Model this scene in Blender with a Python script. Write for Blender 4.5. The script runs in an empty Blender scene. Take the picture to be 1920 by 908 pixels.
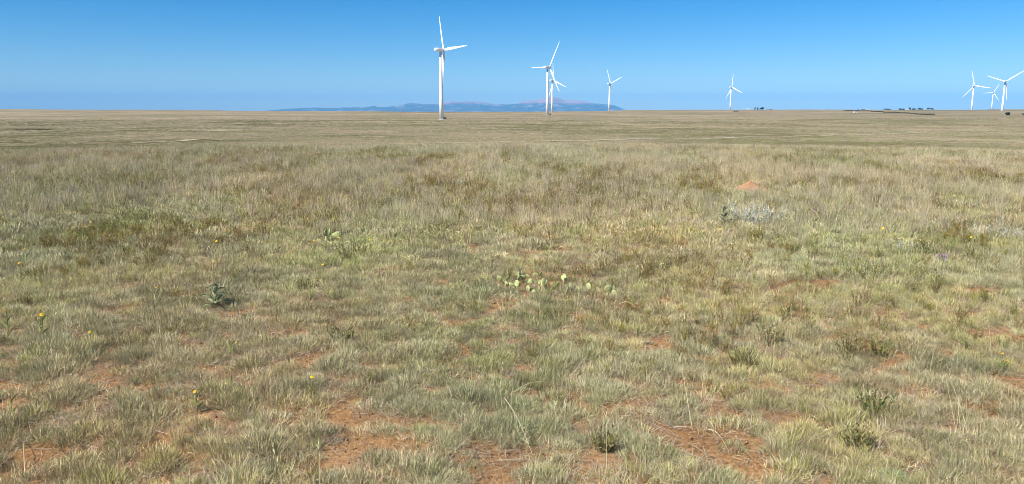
import bpy, bmesh, math, random
import numpy as np
from mathutils import Vector, Matrix

# ------------------------------------------------------------------ camera, sky, sun, exposure
SC = bpy.context.scene
COL = SC.collection
EYE = 1.6
FPX = 1423.0                      # focal length in photograph pixels (1920 wide)
TANP = 245.0 / FPX
PITCH = math.atan(TANP)

cam_d = bpy.data.cameras.new('camera')
cam_d.sensor_width = 36.0
cam_d.lens = 36.0 * FPX / 1920.0
cam_d.clip_start = 0.05
cam_d.clip_end = 120000.0
cam = bpy.data.objects.new('camera', cam_d)
COL.objects.link(cam)
cam.location = (0, 0, EYE)
cam.rotation_euler = (math.radians(90) - PITCH, 0, 0)
SC.camera = cam

SUN_EL = math.radians(46.0)
SUN_AZ = math.radians(233.0)      # clockwise from +Y
world = bpy.data.worlds.new('World')
SC.world = world
world.use_nodes = True
wn = world.node_tree
bg = wn.nodes['Background']
sky = wn.nodes.new('ShaderNodeTexSky')
sky.sky_type = 'NISHITA'
sky.sun_disc = False
sky.sun_elevation = SUN_EL
sky.sun_rotation = SUN_AZ
sky.altitude = 1900.0
sky.air_density = 1.0
sky.dust_density = 0.3
sky.ozone_density = 6.0
hsv = wn.nodes.new('ShaderNodeHueSaturation')      # clear high-plains air: a deeper blue over the whole sky
hsv.inputs['Saturation'].default_value = 1.38
wn.links.new(sky.outputs[0], hsv.inputs['Color'])
wn.links.new(hsv.outputs[0], bg.inputs[0])
bg.inputs[1].default_value = 0.072

sun_d = bpy.data.lights.new('sun', 'SUN')
sun_d.energy = 5.0
sun_d.angle = math.radians(0.53)
sun_d.color = (1.0, 0.955, 0.88)
sun = bpy.data.objects.new('sun', sun_d)
COL.objects.link(sun)
sdir = Vector((math.sin(SUN_AZ) * math.cos(SUN_EL), math.cos(SUN_AZ) * math.cos(SUN_EL), math.sin(SUN_EL)))
sun.rotation_euler = sdir.to_track_quat('Z', 'Y').to_euler()
sun.location = (-60, -30, 80)

vs = SC.view_settings
vs.view_transform = 'Standard'
vs.look = 'None'
vs.exposure = 0.8
vs.gamma = 1.0
vs.use_curve_mapping = False
SC.render.engine = 'CYCLES'
SC.cycles.use_denoising = True
SC.cycles.denoiser = 'OPENIMAGEDENOISE'
SC.cycles.denoising_input_passes = 'RGB_ALBEDO_NORMAL'
SC.cycles.denoising_prefilter = 'ACCURATE'
SC.cycles.pixel_filter_type = 'BLACKMAN_HARRIS'
SC.cycles.filter_width = 0.9
SC.cycles.max_bounces = 4
SC.cycles.diffuse_bounces = 2
SC.cycles.use_adaptive_sampling = True
SC.cycles.adaptive_threshold = 0.008
SC.cycles.transmission_bounces = 3
SC.cycles.volume_bounces = 0
SC.cycles.transparent_max_bounces = 8

rng = np.random.default_rng(7)
random.seed(7)

# ------------------------------------------------------------------ helpers
def tag(o, label=None, cat=None, group=None, kind=None):
    if label: o['label'] = label
    if cat: o['category'] = cat
    if group: o['group'] = group
    if kind: o['kind'] = kind
    return o

def empty(name, loc, rz=0.0, scale=1.0):
    o = bpy.data.objects.new(name, None)
    o.empty_display_size = 0.1
    COL.objects.link(o)
    o.location = loc
    o.rotation_euler = (0, 0, rz)
    o.scale = (scale, scale, scale)
    return o

def link_mesh(name, me, parent=None, mat=None, loc=None, rot=None, scale=None):
    o = bpy.data.objects.new(name, me)
    COL.objects.link(o)
    if mat is not None and len(me.materials) == 0: me.materials.append(mat)
    if parent is not None: o.parent = parent
    if loc is not None: o.location = loc
    if rot is not None: o.rotation_euler = rot
    if scale is not None: o.scale = scale
    return o

def mesh_np(name, V, F4=None, F3=None, colors=None, smooth=False, mat=None):
    """fast mesh from arrays of quads and triangles"""
    V = np.asarray(V, dtype=np.float32)
    F4 = np.zeros((0, 4), np.int32) if F4 is None else np.asarray(F4, np.int32).reshape(-1, 4)
    F3 = np.zeros((0, 3), np.int32) if F3 is None else np.asarray(F3, np.int32).reshape(-1, 3)
    me = bpy.data.meshes.new(name)
    me.vertices.add(len(V)); me.vertices.foreach_set('co', V.ravel())
    nl = F4.size + F3.size
    me.loops.add(nl)
    me.loops.foreach_set('vertex_index', np.concatenate([F4.ravel(), F3.ravel()]))
    n4, n3 = len(F4), len(F3)
    me.polygons.add(n4 + n3)
    starts = np.concatenate([np.arange(n4) * 4, n4 * 4 + np.arange(n3) * 3]).astype(np.int32)
    me.polygons.foreach_set('loop_start', starts)
    if smooth:
        me.polygons.foreach_set('use_smooth', np.ones(n4 + n3, bool))
    me.update(calc_edges=True)
    if colors is not None:
        a = me.attributes.new('col', 'FLOAT_COLOR', 'POINT')
        c = np.ones((len(V), 4), np.float32); c[:, :3] = colors
        a.data.foreach_set('color', c.ravel())
    if mat is not None: me.materials.append(mat)
    me.validate()
    return me

_T = [np.random.default_rng(100 + i).random((256, 256)) for i in range(6)]
def vnoise(x, y, s=0):
    x = np.asarray(x, float); y = np.asarray(y, float)
    xi = np.floor(x).astype(np.int64); yi = np.floor(y).astype(np.int64)
    fx = x - xi; fy = y - yi
    fx = fx * fx * (3 - 2 * fx); fy = fy * fy * (3 - 2 * fy)
    t = _T[s % 6]
    a = t[xi & 255, yi & 255]; b = t[(xi + 1) & 255, yi & 255]
    c = t[xi & 255, (yi + 1) & 255]; d = t[(xi + 1) & 255, (yi + 1) & 255]
    return (a * (1 - fx) + b * fx) * (1 - fy) + (c * (1 - fx) + d * fx) * fy
def fbm(x, y, s=0, o=4):
    v = 0; a = 0.5; n = 0
    for i in range(o):
        v = v + a * vnoise(x * 2 ** i + 17.3 * i, y * 2 ** i - 9.1 * i, s + i); n += a; a *= 0.5
    return v / n
def sstep(a, b, x):
    t = np.clip((np.asarray(x, float) - a) / (b - a), 0, 1); return t * t * (3 - 2 * t)

CP, SP = math.cos(PITCH), math.sin(PITCH)
def ray(px, py):
    x = (px - 960.0) / FPX; yv = -(py - 454.0) / FPX
    return Vector((x, CP + yv * SP, -SP + yv * CP))
def at(px, py, Y):
    d = ray(px, py); return Vector((0, 0, EYE)) + d * (Y / d.y)

# ------------------------------------------------------------------ terrain
H_OVER = 68.0 * 1.055            # the hub's height, corrected for the tilt of the picture plane
TURB = [  # base px, base py, pixel height of the hub, rotor angles, label
    (828, 224, 132, (-15, 86, 188), 'tallest white wind turbine, nearest of all, standing alone before the blue mountains'),
    (1026, 216, 91, (27, 152, 272), 'white wind turbine in front of the mountain peak, the taller of the overlapping pair'),
    (1035, 211, 61, (-6, 112, 205), 'smaller white wind turbine partly behind the taller one before the mountain peak'),
    (1142, 208, 52, (-22, 66, 186), 'white wind turbine at the tapering right end of the blue mountain range'),
    (1369, 207, 44, (2, 116, 212), 'lone small white wind turbine on the skyline near the farm trees and pale roofs'),
    (1821, 211, 51, (-14, 100, 222), 'leftmost of the three white wind turbines clustered at the far right'),
    (1859, 206, 33, (27, 147, 267), 'smallest white wind turbine, middle of the three clustered at the far right'),
    (1878, 215, 63, (55, 172, 290), 'white wind turbine with blades spread in a Y beside the dark roadside shrub'),
]
ANCH = []
for (bx, by, hp, ang, lab) in TURB:
    ANCH.append(at(bx, by, FPX * H_OVER / hp))

_R = np.array([0.01, 26, 34, 42, 55, 80, 120, 160, 220, 400, 733, 1063, 1586, 2200, 3000, 4500, 7000, 12000, 60000.])
_Z = np.array([0, 0, -.03, -.35, -1.15, -2.9, -4.3, -5.05, -5.7, -7.0, -6.1, -3.6, -.9, -.1, -.5, -5, -25, -38, -40.])
_lr = np.linspace(math.log(0.01), math.log(60000), 3000)
_zz = np.interp(_lr, np.log(_R), _Z)
_k = np.exp(-0.5 * (np.arange(-60, 61) / 18.0) ** 2); _k /= _k.sum()
_zz = np.convolve(np.pad(_zz, 60, mode='edge'), _k, mode='valid')
_AZ = np.radians([-180, -60, -34, -15, 0, 6, 9, 20, 33, 60, 180])
_AA = np.array([3, 6, 7.5, 1.0, -.4, -.2, 4.0, 6.5, 8.5, 6, 3])

def base_h(x, y):
    x = np.asarray(x, float); y = np.asarray(y, float)
    r = np.hypot(x, y) + 1e-6
    z = np.interp(np.log(r), _lr, _zz)
    az = np.arctan2(x, y)
    z = z + np.interp(az, _AZ, _AA) * sstep(700, 2800, r) * (1 - sstep(4500, 9000, r))
    # relief
    z = z + (fbm(x / 4.0, y / 4.0, 0, 3) - .5) * 0.16 * (0.3 + 0.7 * sstep(2.0, 7.0, r))
    z = z + (fbm(x / 26.0 + 5, y / 26.0, 1, 3) - .5) * 0.9 * sstep(38, 140, r)
    z = z + (fbm(x / 190.0, y / 120.0 + 3, 2, 3) - .5) * 3.2 * sstep(220, 900, r)
    z = z + (fbm(x / 420.0 + 8, y / 700.0, 3, 3) - .5) * 6.0 * sstep(1300, 2600, r)
    return z
_corr = None
def terr(x, y):
    z = base_h(x, y)
    global _corr
    if _corr is None:
        P = np.array([[a.x, a.y] for a in ANCH]); S = np.array([0.085 * a.y for a in ANCH])
        D = np.hypot(P[:, 0][:, None] - P[:, 0][None], P[:, 1][:, None] - P[:, 1][None])
        M = np.exp(-(D / S[None]) ** 2)
        w = np.linalg.solve(M, np.array([a.z for a in ANCH]) - base_h(P[:, 0], P[:, 1]))
        _corr = (P, S, w)
    P, S, w = _corr
    x = np.asarray(x, float); y = np.asarray(y, float)
    for i in range(len(w)):
        z = z + w[i] * np.exp(-((x - P[i, 0]) ** 2 + (y - P[i, 1]) ** 2) / S[i] ** 2)
    return z
def tz(x, y): return float(terr(np.array([x]), np.array([y]))[0])
def hit(px, py, y0=1.5, y1=9000.0):
    """first point of the terrain seen through a pixel"""
    d = ray(px, py)
    ys = np.exp(np.linspace(math.log(y0), math.log(y1), 1500))
    X = d.x * ys / d.y; Z = EYE + d.z * ys / d.y
    below = np.nonzero(Z < terr(X, ys))[0]
    Y = ys[below[0]] if len(below) else y1
    X = d.x * Y / d.y
    return Vector((X, Y, tz(X, Y)))

# ------------------------------------------------------------------ materials
def new_mat(name):
    m = bpy.data.materials.new(name); m.use_nodes = True
    nt = m.node_tree
    p = nt.nodes['Principled BSDF']
    return m, nt, p
def N(nt, t, **kw):
    n = nt.nodes.new(t)
    for k, v in kw.items(): setattr(n, k, v)
    return n
def noise_node(nt, scale, detail=4, rough=.55, vec=None, dist=0.0):
    n = N(nt, 'ShaderNodeTexNoise'); n.inputs['Scale'].default_value = scale
    n.inputs['Detail'].default_value = detail; n.inputs['Roughness'].default_value = rough
    n.inputs['Distortion'].default_value = dist
    if vec is not None: nt.links.new(vec, n.inputs['Vector'])
    return n
def ramp(nt, fac, stops):
    r = N(nt, 'ShaderNodeValToRGB')
    e = r.color_ramp.elements
    while len(e) < len(stops): e.new(0.5)
    for i, (p, c) in enumerate(stops):
        e[i].position = p; e[i].color = (c[0], c[1], c[2], 1)
    nt.links.new(fac, r.inputs[0]); return r.outputs[0]
def mixc(nt, fac, a, b, mode='MIX'):
    m = N(nt, 'ShaderNodeMix', data_type='RGBA', blend_type=mode)
    if isinstance(fac, (int, float)): m.inputs[0].default_value = fac
    else: nt.links.new(fac, m.inputs[0])
    for s, v in ((6, a), (7, b)):
        if isinstance(v, tuple): m.inputs[s].default_value = (v[0], v[1], v[2], 1)
        else: nt.links.new(v, m.inputs[s])
    return m.outputs[2]

def simple_mat(name, c, rough=.6, var=.12, scale=3.0, spec=.3):
    m, nt, p = new_mat(name)
    tc = N(nt, 'ShaderNodeTexCoord')
    n = noise_node(nt, scale, 4, .6, tc.outputs['Object'])
    lo = tuple(v * (1 - var) for v in c); hi = tuple(min(1, v * (1 + var)) for v in c)
    o = ramp(nt, n.outputs['Fac'], [(.3, lo), (.7, hi)])
    nt.links.new(o, p.inputs['Base Color'])
    p.inputs['Roughness'].default_value = rough
    p.inputs['Specular IOR Level'].default_value = spec
    return m

def leaf_mat(name, trans=.25, rough=.5, spec=.25, instancer=True, tint=True):
    """colour from the mesh attribute 'col', varied per clump by 'tint'"""
    m, nt, p = new_mat(name)
    a = N(nt, 'ShaderNodeAttribute', attribute_name='col')
    c = a.outputs['Color']
    if instancer:
        t = N(nt, 'ShaderNodeAttribute', attribute_name='tint', attribute_type='INSTANCER')
        c = mixc(nt, 1.0, c, t.outputs['Color'], 'MULTIPLY')
    p.inputs['Roughness'].default_value = rough
    p.inputs['Specular IOR Level'].default_value = spec
    nt.links.new(c, p.inputs['Base Color'])
    tr = N(nt, 'ShaderNodeBsdfTranslucent'); nt.links.new(c, tr.inputs[0])
    mx = N(nt, 'ShaderNodeMixShader'); mx.inputs[0].default_value = trans
    nt.links.new(p.outputs[0], mx.inputs[1]); nt.links.new(tr.outputs[0], mx.inputs[2])
    nt.links.new(mx.outputs[0], nt.nodes['Material Output'].inputs[0])
    return m

def terrain_mat():
    m, nt, p = new_mat('prairie_ground')
    geo = N(nt, 'ShaderNodeNewGeometry')
    pos = geo.outputs['Position']
    cov = N(nt, 'ShaderNodeAttribute', attribute_name='cover').outputs['Fac']
    # bare red-brown soil with crumbs and litter
    n1 = noise_node(nt, 1.7, 5, .6, pos); n2 = noise_node(nt, 38.0, 4, .65, pos)
    soil = ramp(nt, n1.outputs['Fac'], [(.28, (.20, .108, .046)), (.5, (.30, .170, .076)), (.75, (.38, .232, .112))])
    crumbs = ramp(nt, n2.outputs['Fac'], [(.32, (.55, .50, .46)), (.5, (1, 1, 1)), (.72, (1.25, 1.2, 1.15))])
    soil = mixc(nt, 1.0, soil, crumbs, 'MULTIPLY')
    # prairie seen from afar: patches of dry straw, olive, brown
    mp = N(nt, 'ShaderNodeMapping'); mp.inputs['Scale'].default_value = (0.40, 1.0, 1.0)
    nt.links.new(pos, mp.inputs['Vector'])
    pv = mp.outputs['Vector']
    a1 = noise_node(nt, .012, 5, .62, pv, .4)
    a2 = noise_node(nt, .075, 5, .65, pv)
    a3 = noise_node(nt, .9, 4, .7, pv)
    a4 = noise_node(nt, .0035, 4, .6, pv)
    c1 = ramp(nt, a1.outputs['Fac'], [(.34, (.135, .122, .062)), (.45, (.19, .168, .095)), (.56, (.25, .205, .145)), (.66, (.35, .30, .20))])
    c2 = ramp(nt, a2.outputs['Fac'], [(.36, (.125, .115, .058)), (.48, (.20, .178, .102)), (.56, (.23, .195, .13)), (.66, (.38, .33, .22))])
    pr = mixc(nt, .5, c1, c2)
    c3 = ramp(nt, a3.outputs['Fac'], [(.3, (.62, .62, .60)), (.5, (1, 1, 1)), (.72, (1.35, 1.3, 1.25))])
    pr = mixc(nt, .8, pr, c3, 'MULTIPLY')
    c4 = ramp(nt, a4.outputs['Fac'], [(.36, (.88, .87, .80)), (.46, (1.10, 1.05, 1.02)), (.54, (1.12, 1.07, 1.06)), (.64, (1.34, 1.22, 1.17))])
    pr = mixc(nt, 1.0, pr, c4, 'MULTIPLY')
    a5 = noise_node(nt, .0011, 5, .62, pv, .5)
    c5 = ramp(nt, a5.outputs['Fac'], [(.38, (.74, .76, .68)), (.48, (1, 1, 1)), (.54, (.98, .96, .96)), (.62, (1.2, 1.1, 1.05))])
    pr = mixc(nt, 1.0, pr, c5, 'MULTIPLY')
    c = mixc(nt, cov, soil, pr)
    nt.links.new(c, p.inputs['Base Color'])
    p.inputs['Roughness'].default_value = .95
    p.inputs['Specular IOR Level'].default_value = .1
    b = N(nt, 'ShaderNodeBump'); b.inputs['Strength'].default_value = .8; b.inputs['Distance'].default_value = .02
    nt.links.new(n2.outputs['Fac'], b.inputs['Height'])
    nt.links.new(b.outputs[0], p.inputs['Normal'])
    return m

# ------------------------------------------------------------------ ground sheet
def build_ground():
    rad = np.concatenate([[0.4], np.exp(np.linspace(math.log(0.8), math.log(46000), 620))])
    front = np.radians(np.arange(-50, 50.01, 0.22)); back = np.radians(np.arange(53, 307.1, 4.0))
    az = np.concatenate([front, back])
    A, Rr = np.meshgrid(az, rad)
    X = (Rr * np.sin(A)).ravel(); Y = (Rr * np.cos(A)).ravel()
    Z = terr(X, Y)
    na, nr = len(az), len(rad)
    i = np.arange(nr - 1)[:, None]; j = np.arange(na)[None]
    jn = (j + 1) % na
    F = np.stack([i * na + j, i * na + jn, (i + 1) * na + jn, (i + 1) * na + j], -1).reshape(-1, 4)[:, ::-1]
    V = np.stack([X, Y, Z], 1)
    c = len(V); V = np.vstack([V, [[0, 0, tz(0, 0)]]])
    F3 = np.stack([np.full(na, c), (np.arange(na) + 1) % na, np.arange(na)], 1)
    me = mesh_np('ground', V, F, F3, smooth=True, mat=terrain_mat())
    r = np.hypot(V[:, 0], V[:, 1])
    cover = sstep(24, 60, r)
    at_ = me.attributes.new('cover', 'FLOAT', 'POINT'); at_.data.foreach_set('value', cover.astype(np.float32))
    o = link_mesh('ground', me)
    tag(o, kind='structure', label='rolling dry prairie ground with bare reddish soil')
build_ground()

def build_track(pts, width, name, label):
    """worn pale vehicle track lying on the terrain, drawn through points of the place"""
    P = [hit(*p, y0=120) for p in pts]
    xs = np.linspace(0, len(P) - 1, 260)
    X = np.interp(xs, range(len(P)), [p.x for p in P]); Y = np.interp(xs, range(len(P)), [p.y for p in P])
    k = np.ones(31) / 31
    X = np.convolve(np.pad(X, 15, mode='edge'), k, 'valid'); Y = np.convolve(np.pad(Y, 15, mode='edge'), k, 'valid')
    tx = np.gradient(X); ty = np.gradient(Y); l = np.hypot(tx, ty); nx, ny = -ty / l, tx / l
    V = []; m = 7
    wv = width * (.75 + .5 * fbm(xs * 6, xs * 0, 3, 3))
    for q in range(m):
        s = (q / (m - 1) - .5)
        x = X + nx * s * wv; y = Y + ny * s * wv
        V.append(np.stack([x, y, terr(x, y) + .10], 1))
    V = np.stack(V, 1).reshape(-1, 3); n = len(X)
    i = np.arange(n - 1)[:, None]; j = np.arange(m - 1)[None]
    F = np.stack([i * m + j, i * m + j + 1, (i + 1) * m + j + 1, (i + 1) * m + j], -1).reshape(-1, 4)
    me = mesh_np(name, V, F, smooth=True, mat=MAT['track'])
    me.flip_normals() if me.polygons[0].normal.z < 0 else None
    tag(link_mesh(name, me), kind='structure', label=label)

MAT = {}
MAT['track'] = simple_mat('pale_dirt', (.37, .32, .215), .95, .3, .35, .1)
build_track([(640, 272), (760, 270.5), (985, 266), (1130, 263.5), (1330, 260), (1500, 256.5), (1640, 252), (1760, 248)], 3.0, 'dirt_track', 'pale dirt track crossing the valley floor')
build_track([(245, 269), (330, 266), (440, 261)], 2.4, 'dirt_track', 'short pale worn strip on the left of the valley')

# ------------------------------------------------------------------ mountains
def build_mountains():
    Yc = 40000.0
    prof = [(470, 212), (500, 208), (540, 204.5), (575, 202), (612, 202.6), (650, 201.8), (680, 201.5), (702, 199), (713, 201), (728, 201), (745, 199), (760, 195), (773, 193), (795, 194.5), (824, 195), (844, 190), (866, 190.5), (892, 189.6), (910, 192), (927, 195), (945, 195.6), (967, 194), (980, 190.5),
            (995, 188.5), (1010, 186.5), (1022, 183.4), (1036, 182), (1048, 183.6), (1058, 186.5), (1075, 187), (1089, 188.5), (1104, 191), (1117, 193.6), (1134, 194.6), (1150, 197.4), (1162, 201.5), (1172, 206), (1185, 210), (1200, 213)]
    px = np.linspace(470, 1200, 380)
    py = np.interp(px, [a for a, b in prof], [b for a, b in prof])
    hgt = np.array([at(a, b, Yc).z for a, b in zip(px, py)]) + 60
    X0 = np.array([at(a, 209, Yc).x for a in px])
    m = 60
    V = []
    for q in range(m):
        t = q / (m - 1) * 2 - 1                    # -1 front .. 1 back
        dep = t * 6500
        env = np.clip(1 - abs(t) ** 1.25, 0, 1)
        nz = fbm(X0 / 1500 + 3, np.full_like(X0, dep / 1500), 1, 5)
        ridg = 1 - abs(2 * nz - 1)
        h = hgt * env * (1 - (1 - ridg) * .75 * min(1, abs(t) * 6)) + (fbm(X0 / 300, np.full_like(X0, dep / 300), 3, 3) - .5) * 60 * (env > 0)
        V.append(np.stack([X0 * (1 + dep / Yc), np.full_like(X0, Yc + dep), h - 60], 1))
    V = np.stack(V, 0).reshape(-1, 3); n = len(px)
    i = np.arange(m - 1)[:, None]; j = np.arange(n - 1)[None]
    F = np.stack([i * n + j, i * n + j + 1, (i + 1) * n + j + 1, (i + 1) * n + j], -1).reshape(-1, 4)
    mt, nt, p = new_mat('mountain_rock')
    geo = N(nt, 'ShaderNodeNewGeometry'); sp = N(nt, 'ShaderNodeSeparateXYZ'); nt.links.new(geo.outputs['Position'], sp.inputs[0])
    n1 = noise_node(nt, .0011, 5, .6, geo.outputs['Position']); n2 = noise_node(nt, .0016, 5, .65, geo.outputs['Position'])
    ad = N(nt, 'ShaderNodeMath', operation='MULTIPLY_ADD'); nt.links.new(n1.outputs['Fac'], ad.inputs[0]); ad.inputs[1].default_value = 420; nt.links.new(sp.outputs['Z'], ad.inputs[2])
    mr = N(nt, 'ShaderNodeMapRange'); mr.inputs['From Min'].default_value = 560; mr.inputs['From Max'].default_value = 660
    nt.links.new(ad.outputs[0], mr.inputs['Value'])
    forest = (.035, .05, .035)
    scar_and_lit = ramp(nt, n2.outputs['Fac'], [(.40, (.02, .03, .022)), (.56, (.06, .07, .05)), (.62, (.26, .21, .18)), (.72, (.36, .30, .27))])  # forest and pale scars; contrast raised in the colour to suggest sunlit slopes
    c = mixc(nt, mr.outputs[0], scar_and_lit, (.42, .23, .19))
    nt.links.new(c, p.inputs['Base Color']); p.inputs['Roughness'].default_value = 1
    p.inputs['Specular IOR Level'].default_value = 0
    me = mesh_np('mountains', V, F, smooth=True, mat=mt)
    tag(link_mesh('mountains', me), kind='structure', label='hazy blue mountain range with a pinkish bare summit on the horizon')
build_mountains()

# ------------------------------------------------------------------ wind turbines
MAT['white_paint'] = simple_mat('white_tower_paint', (.86, .86, .85), .35, .02, .15, .4)
MAT['white_blade'] = simple_mat('white_blade_gelcoat', (.86, .86, .85), .3, .02, .2, .4)
MAT['grey_seam'] = simple_mat('grey_flange', (.52, .52, .51), .5, .08, .5)
MAT['dark_door'] = simple_mat('dark_door', (.16, .17, .17), .5, .1, 1.0)
MAT['cabinet'] = simple_mat('dark_green_steel', (.035, .045, .035), .5, .15, 1.0)
MAT['concrete'] = simple_mat('concrete', (.42, .40, .36), .9, .12, 1.5)

def tube_rings(rings, seg):
    """rings: list of (z, radius) about Z, capped"""
    V = []; F = []; F3 = []
    for z, r in rings:
        for k in range(seg):
            a = 2 * math.pi * k / seg; V.append((r * math.cos(a), r * math.sin(a), z))
    for i in range(len(rings) - 1):
        for k in range(seg):
            k2 = (k + 1) % seg
            F.append((i * seg + k, i * seg + k2, (i + 1) * seg + k2, (i + 1) * seg + k))
    b = len(V); V.append((0, 0, rings[0][0])); V.append((0, 0, rings[-1][0]))
    t = (len(rings) - 1) * seg
    for k in range(seg):
        k2 = (k + 1) % seg
        F3.append((b, k2, k)); F3.append((b + 1, t + k, t + k2))
    return V, F, F3

def bm_box(bm, sx, sy, sz, c=(0, 0, 0), bev=0.0):
    r = bmesh.ops.create_cube(bm, size=1.0)
    for v in r['verts']:
        v.co = Vector((v.co.x * sx + c[0], v.co.y * sy + c[1], v.co.z * sz + c[2]))
    if bev > 0:
        es = list({e for v in r['verts'] for e in v.link_edges})
        bmesh.ops.bevel(bm, geom=es, offset=bev, segments=2, affect='EDGES')
def bm_mesh(name, bm, mat=None, smooth=False):
    me = bpy.data.meshes.new(name)
    bmesh.ops.recalc_face_normals(bm, faces=bm.faces)
    bm.to_mesh(me); bm.free()
    if smooth:
        me.polygons.foreach_set('use_smooth', np.ones(len(me.polygons), bool))
    if mat: me.materials.append(mat)
    return me

HUB = 68.0; RB = 40.0
def turbine_meshes():
    M = {}
    V, F, F3 = tube_rings([(0, 2.15), (22, 2.0), (45, 1.7), (66.2, 1.28)], 32)
    M['tower'] = mesh_np('tower', V, F, F3, smooth=True, mat=MAT['white_paint'])
    V, F, F3 = tube_rings([(-.09, 1.0), (.09, 1.0)], 32); M['flange'] = mesh_np('flange', V, F, F3, mat=MAT['grey_seam'])
    V, F, F3 = tube_rings([(-.7, 3.4), (.25, 3.4), (.3, 2.9)], 24); M['foundation'] = mesh_np('foundation', V, F, F3, mat=MAT['concrete'])
    bm = bmesh.new(); bm_box(bm, .95, .18, 2.1, (0, 0, 0), .05); M['door'] = bm_mesh('door', bm, MAT['dark_door'])
    # nacelle: axis along +X, hub at x=+4.2 ; cross sections
    secs = [(-7.2, 1.15, 1.05, .10), (-6.9, 1.55, 1.45, .05), (-2, 1.75, 1.75, 0), (1.6, 1.75, 1.75, 0), (2.7, 1.45, 1.5, 0), (3.1, 1.2, 1.25, 0)]
    V = []; seg = 24
    for x, hw, hh, dz in secs:
        for k in range(seg):
            a = 2 * math.pi * k / seg
            ca, sa = math.cos(a), math.sin(a)
            e = .42
            V.append((x, hw * math.copysign(abs(ca) ** e, ca), dz + hh * math.copysign(abs(sa) ** e, sa)))
    F = []; n = len(secs)
    for i in range(n - 1):
        for k in range(seg):
            k2 = (k + 1) % seg; F.append((i * seg + k, (i + 1) * seg + k, (i + 1) * seg + k2, i * seg + k2))
    F3 = []
    b = len(V); V.append((secs[0][0], 0, .1)); V.append((secs[-1][0], 0, 0))
    for k in range(seg):
        k2 = (k + 1) % seg
        F3.append((b, k, k2)); F3.append((b + 1, (n - 1) * seg + k2, (n - 1) * seg + k))
    M['nacelle'] = mesh_np('nacelle', V, F, F3, mat=MAT['white_paint'])
    bm = bmesh.new(); bm_box(bm, .12, .12, 1.3, (-4.6, .6, 2.35)); bm_box(bm, .12, .12, 1.3, (-4.6, -.6, 2.35)); bm_box(bm, .1, 1.5, .1, (-4.6, 0, 2.7))
    M['wind_mast'] = bm_mesh('wind_mast', bm, MAT['grey_seam'])
    # spinner about X
    V, F, F3 = tube_rings([(0, 1.3), (.4, 1.55), (1.5, 1.5), (2.2, 1.15), (2.7, .6), (2.85, .15)], 24)
    V = [(z, x, y) for x, y, z in V]
    M['spinner'] = mesh_np('spinner', V, F, F3, smooth=True, mat=MAT['white_blade'])
    # blade along +Z, rotor axis X ; chord mostly in the rotor plane (Y)
    st = [(0.9, 1.9, 1.9, 0), (2.6, 1.9, 1.8, 0), (5, 2.6, 1.15, 14), (8.5, 3.3, .75, 12), (14, 2.7, .5, 8), (22, 2.0, .34, 4), (31, 1.35, .2, 1), (37.5, .8, .11, 0), (39.6, .4, .06, 0), (40.0, .08, .03, 0)]
    V = []; seg = 14
    for z, ch, th, tw in st:
        t = math.radians(tw + 4); sh = max(0, ch - 1.9) * .28
        for k in range(seg):
            a = 2 * math.pi * k / seg
            y = ch / 2 * math.cos(a) + sh; x = th / 2 * math.sin(a) * (.55 + .45 * math.cos(a) if ch > 2.0 or z > 8 else 1)
            V.append((x * math.cos(t) + y * math.sin(t) + .0011 * z * z, -x * math.sin(t) + y * math.cos(t), z))
    F = []
    for i in range(len(st) - 1):
        for k in range(seg):
            k2 = (k + 1) % seg; F.append((i * seg + k, i * seg + k2, (i + 1) * seg + k2, (i + 1) * seg + k))
    F3 = []
    b = len(V); V.append((0, 0, st[0][0])); V.append((.0011 * 1600, 0, 40.05)); t0 = (len(st) - 1) * seg
    for k in range(seg):
        k2 = (k + 1) % seg; F3.append((b, k2, k)); F3.append((b + 1, t0 + k, t0 + k2))
    M['blade'] = mesh_np('blade', V, F, F3, smooth=True, mat=MAT['white_blade'])
    return M
TM = turbine_meshes()
YAW = math.radians(42.0)
CABINETS = {0: ('dark transformer cabinet beside the base of the nearest wind turbine', 2.9), 1: ('dark transformer cabinet beside the foot of the turbine before the peak', 3.4), 5: ('small dark cabinet at the foot of the leftmost turbine of the right cluster', 3.0)}
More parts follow.
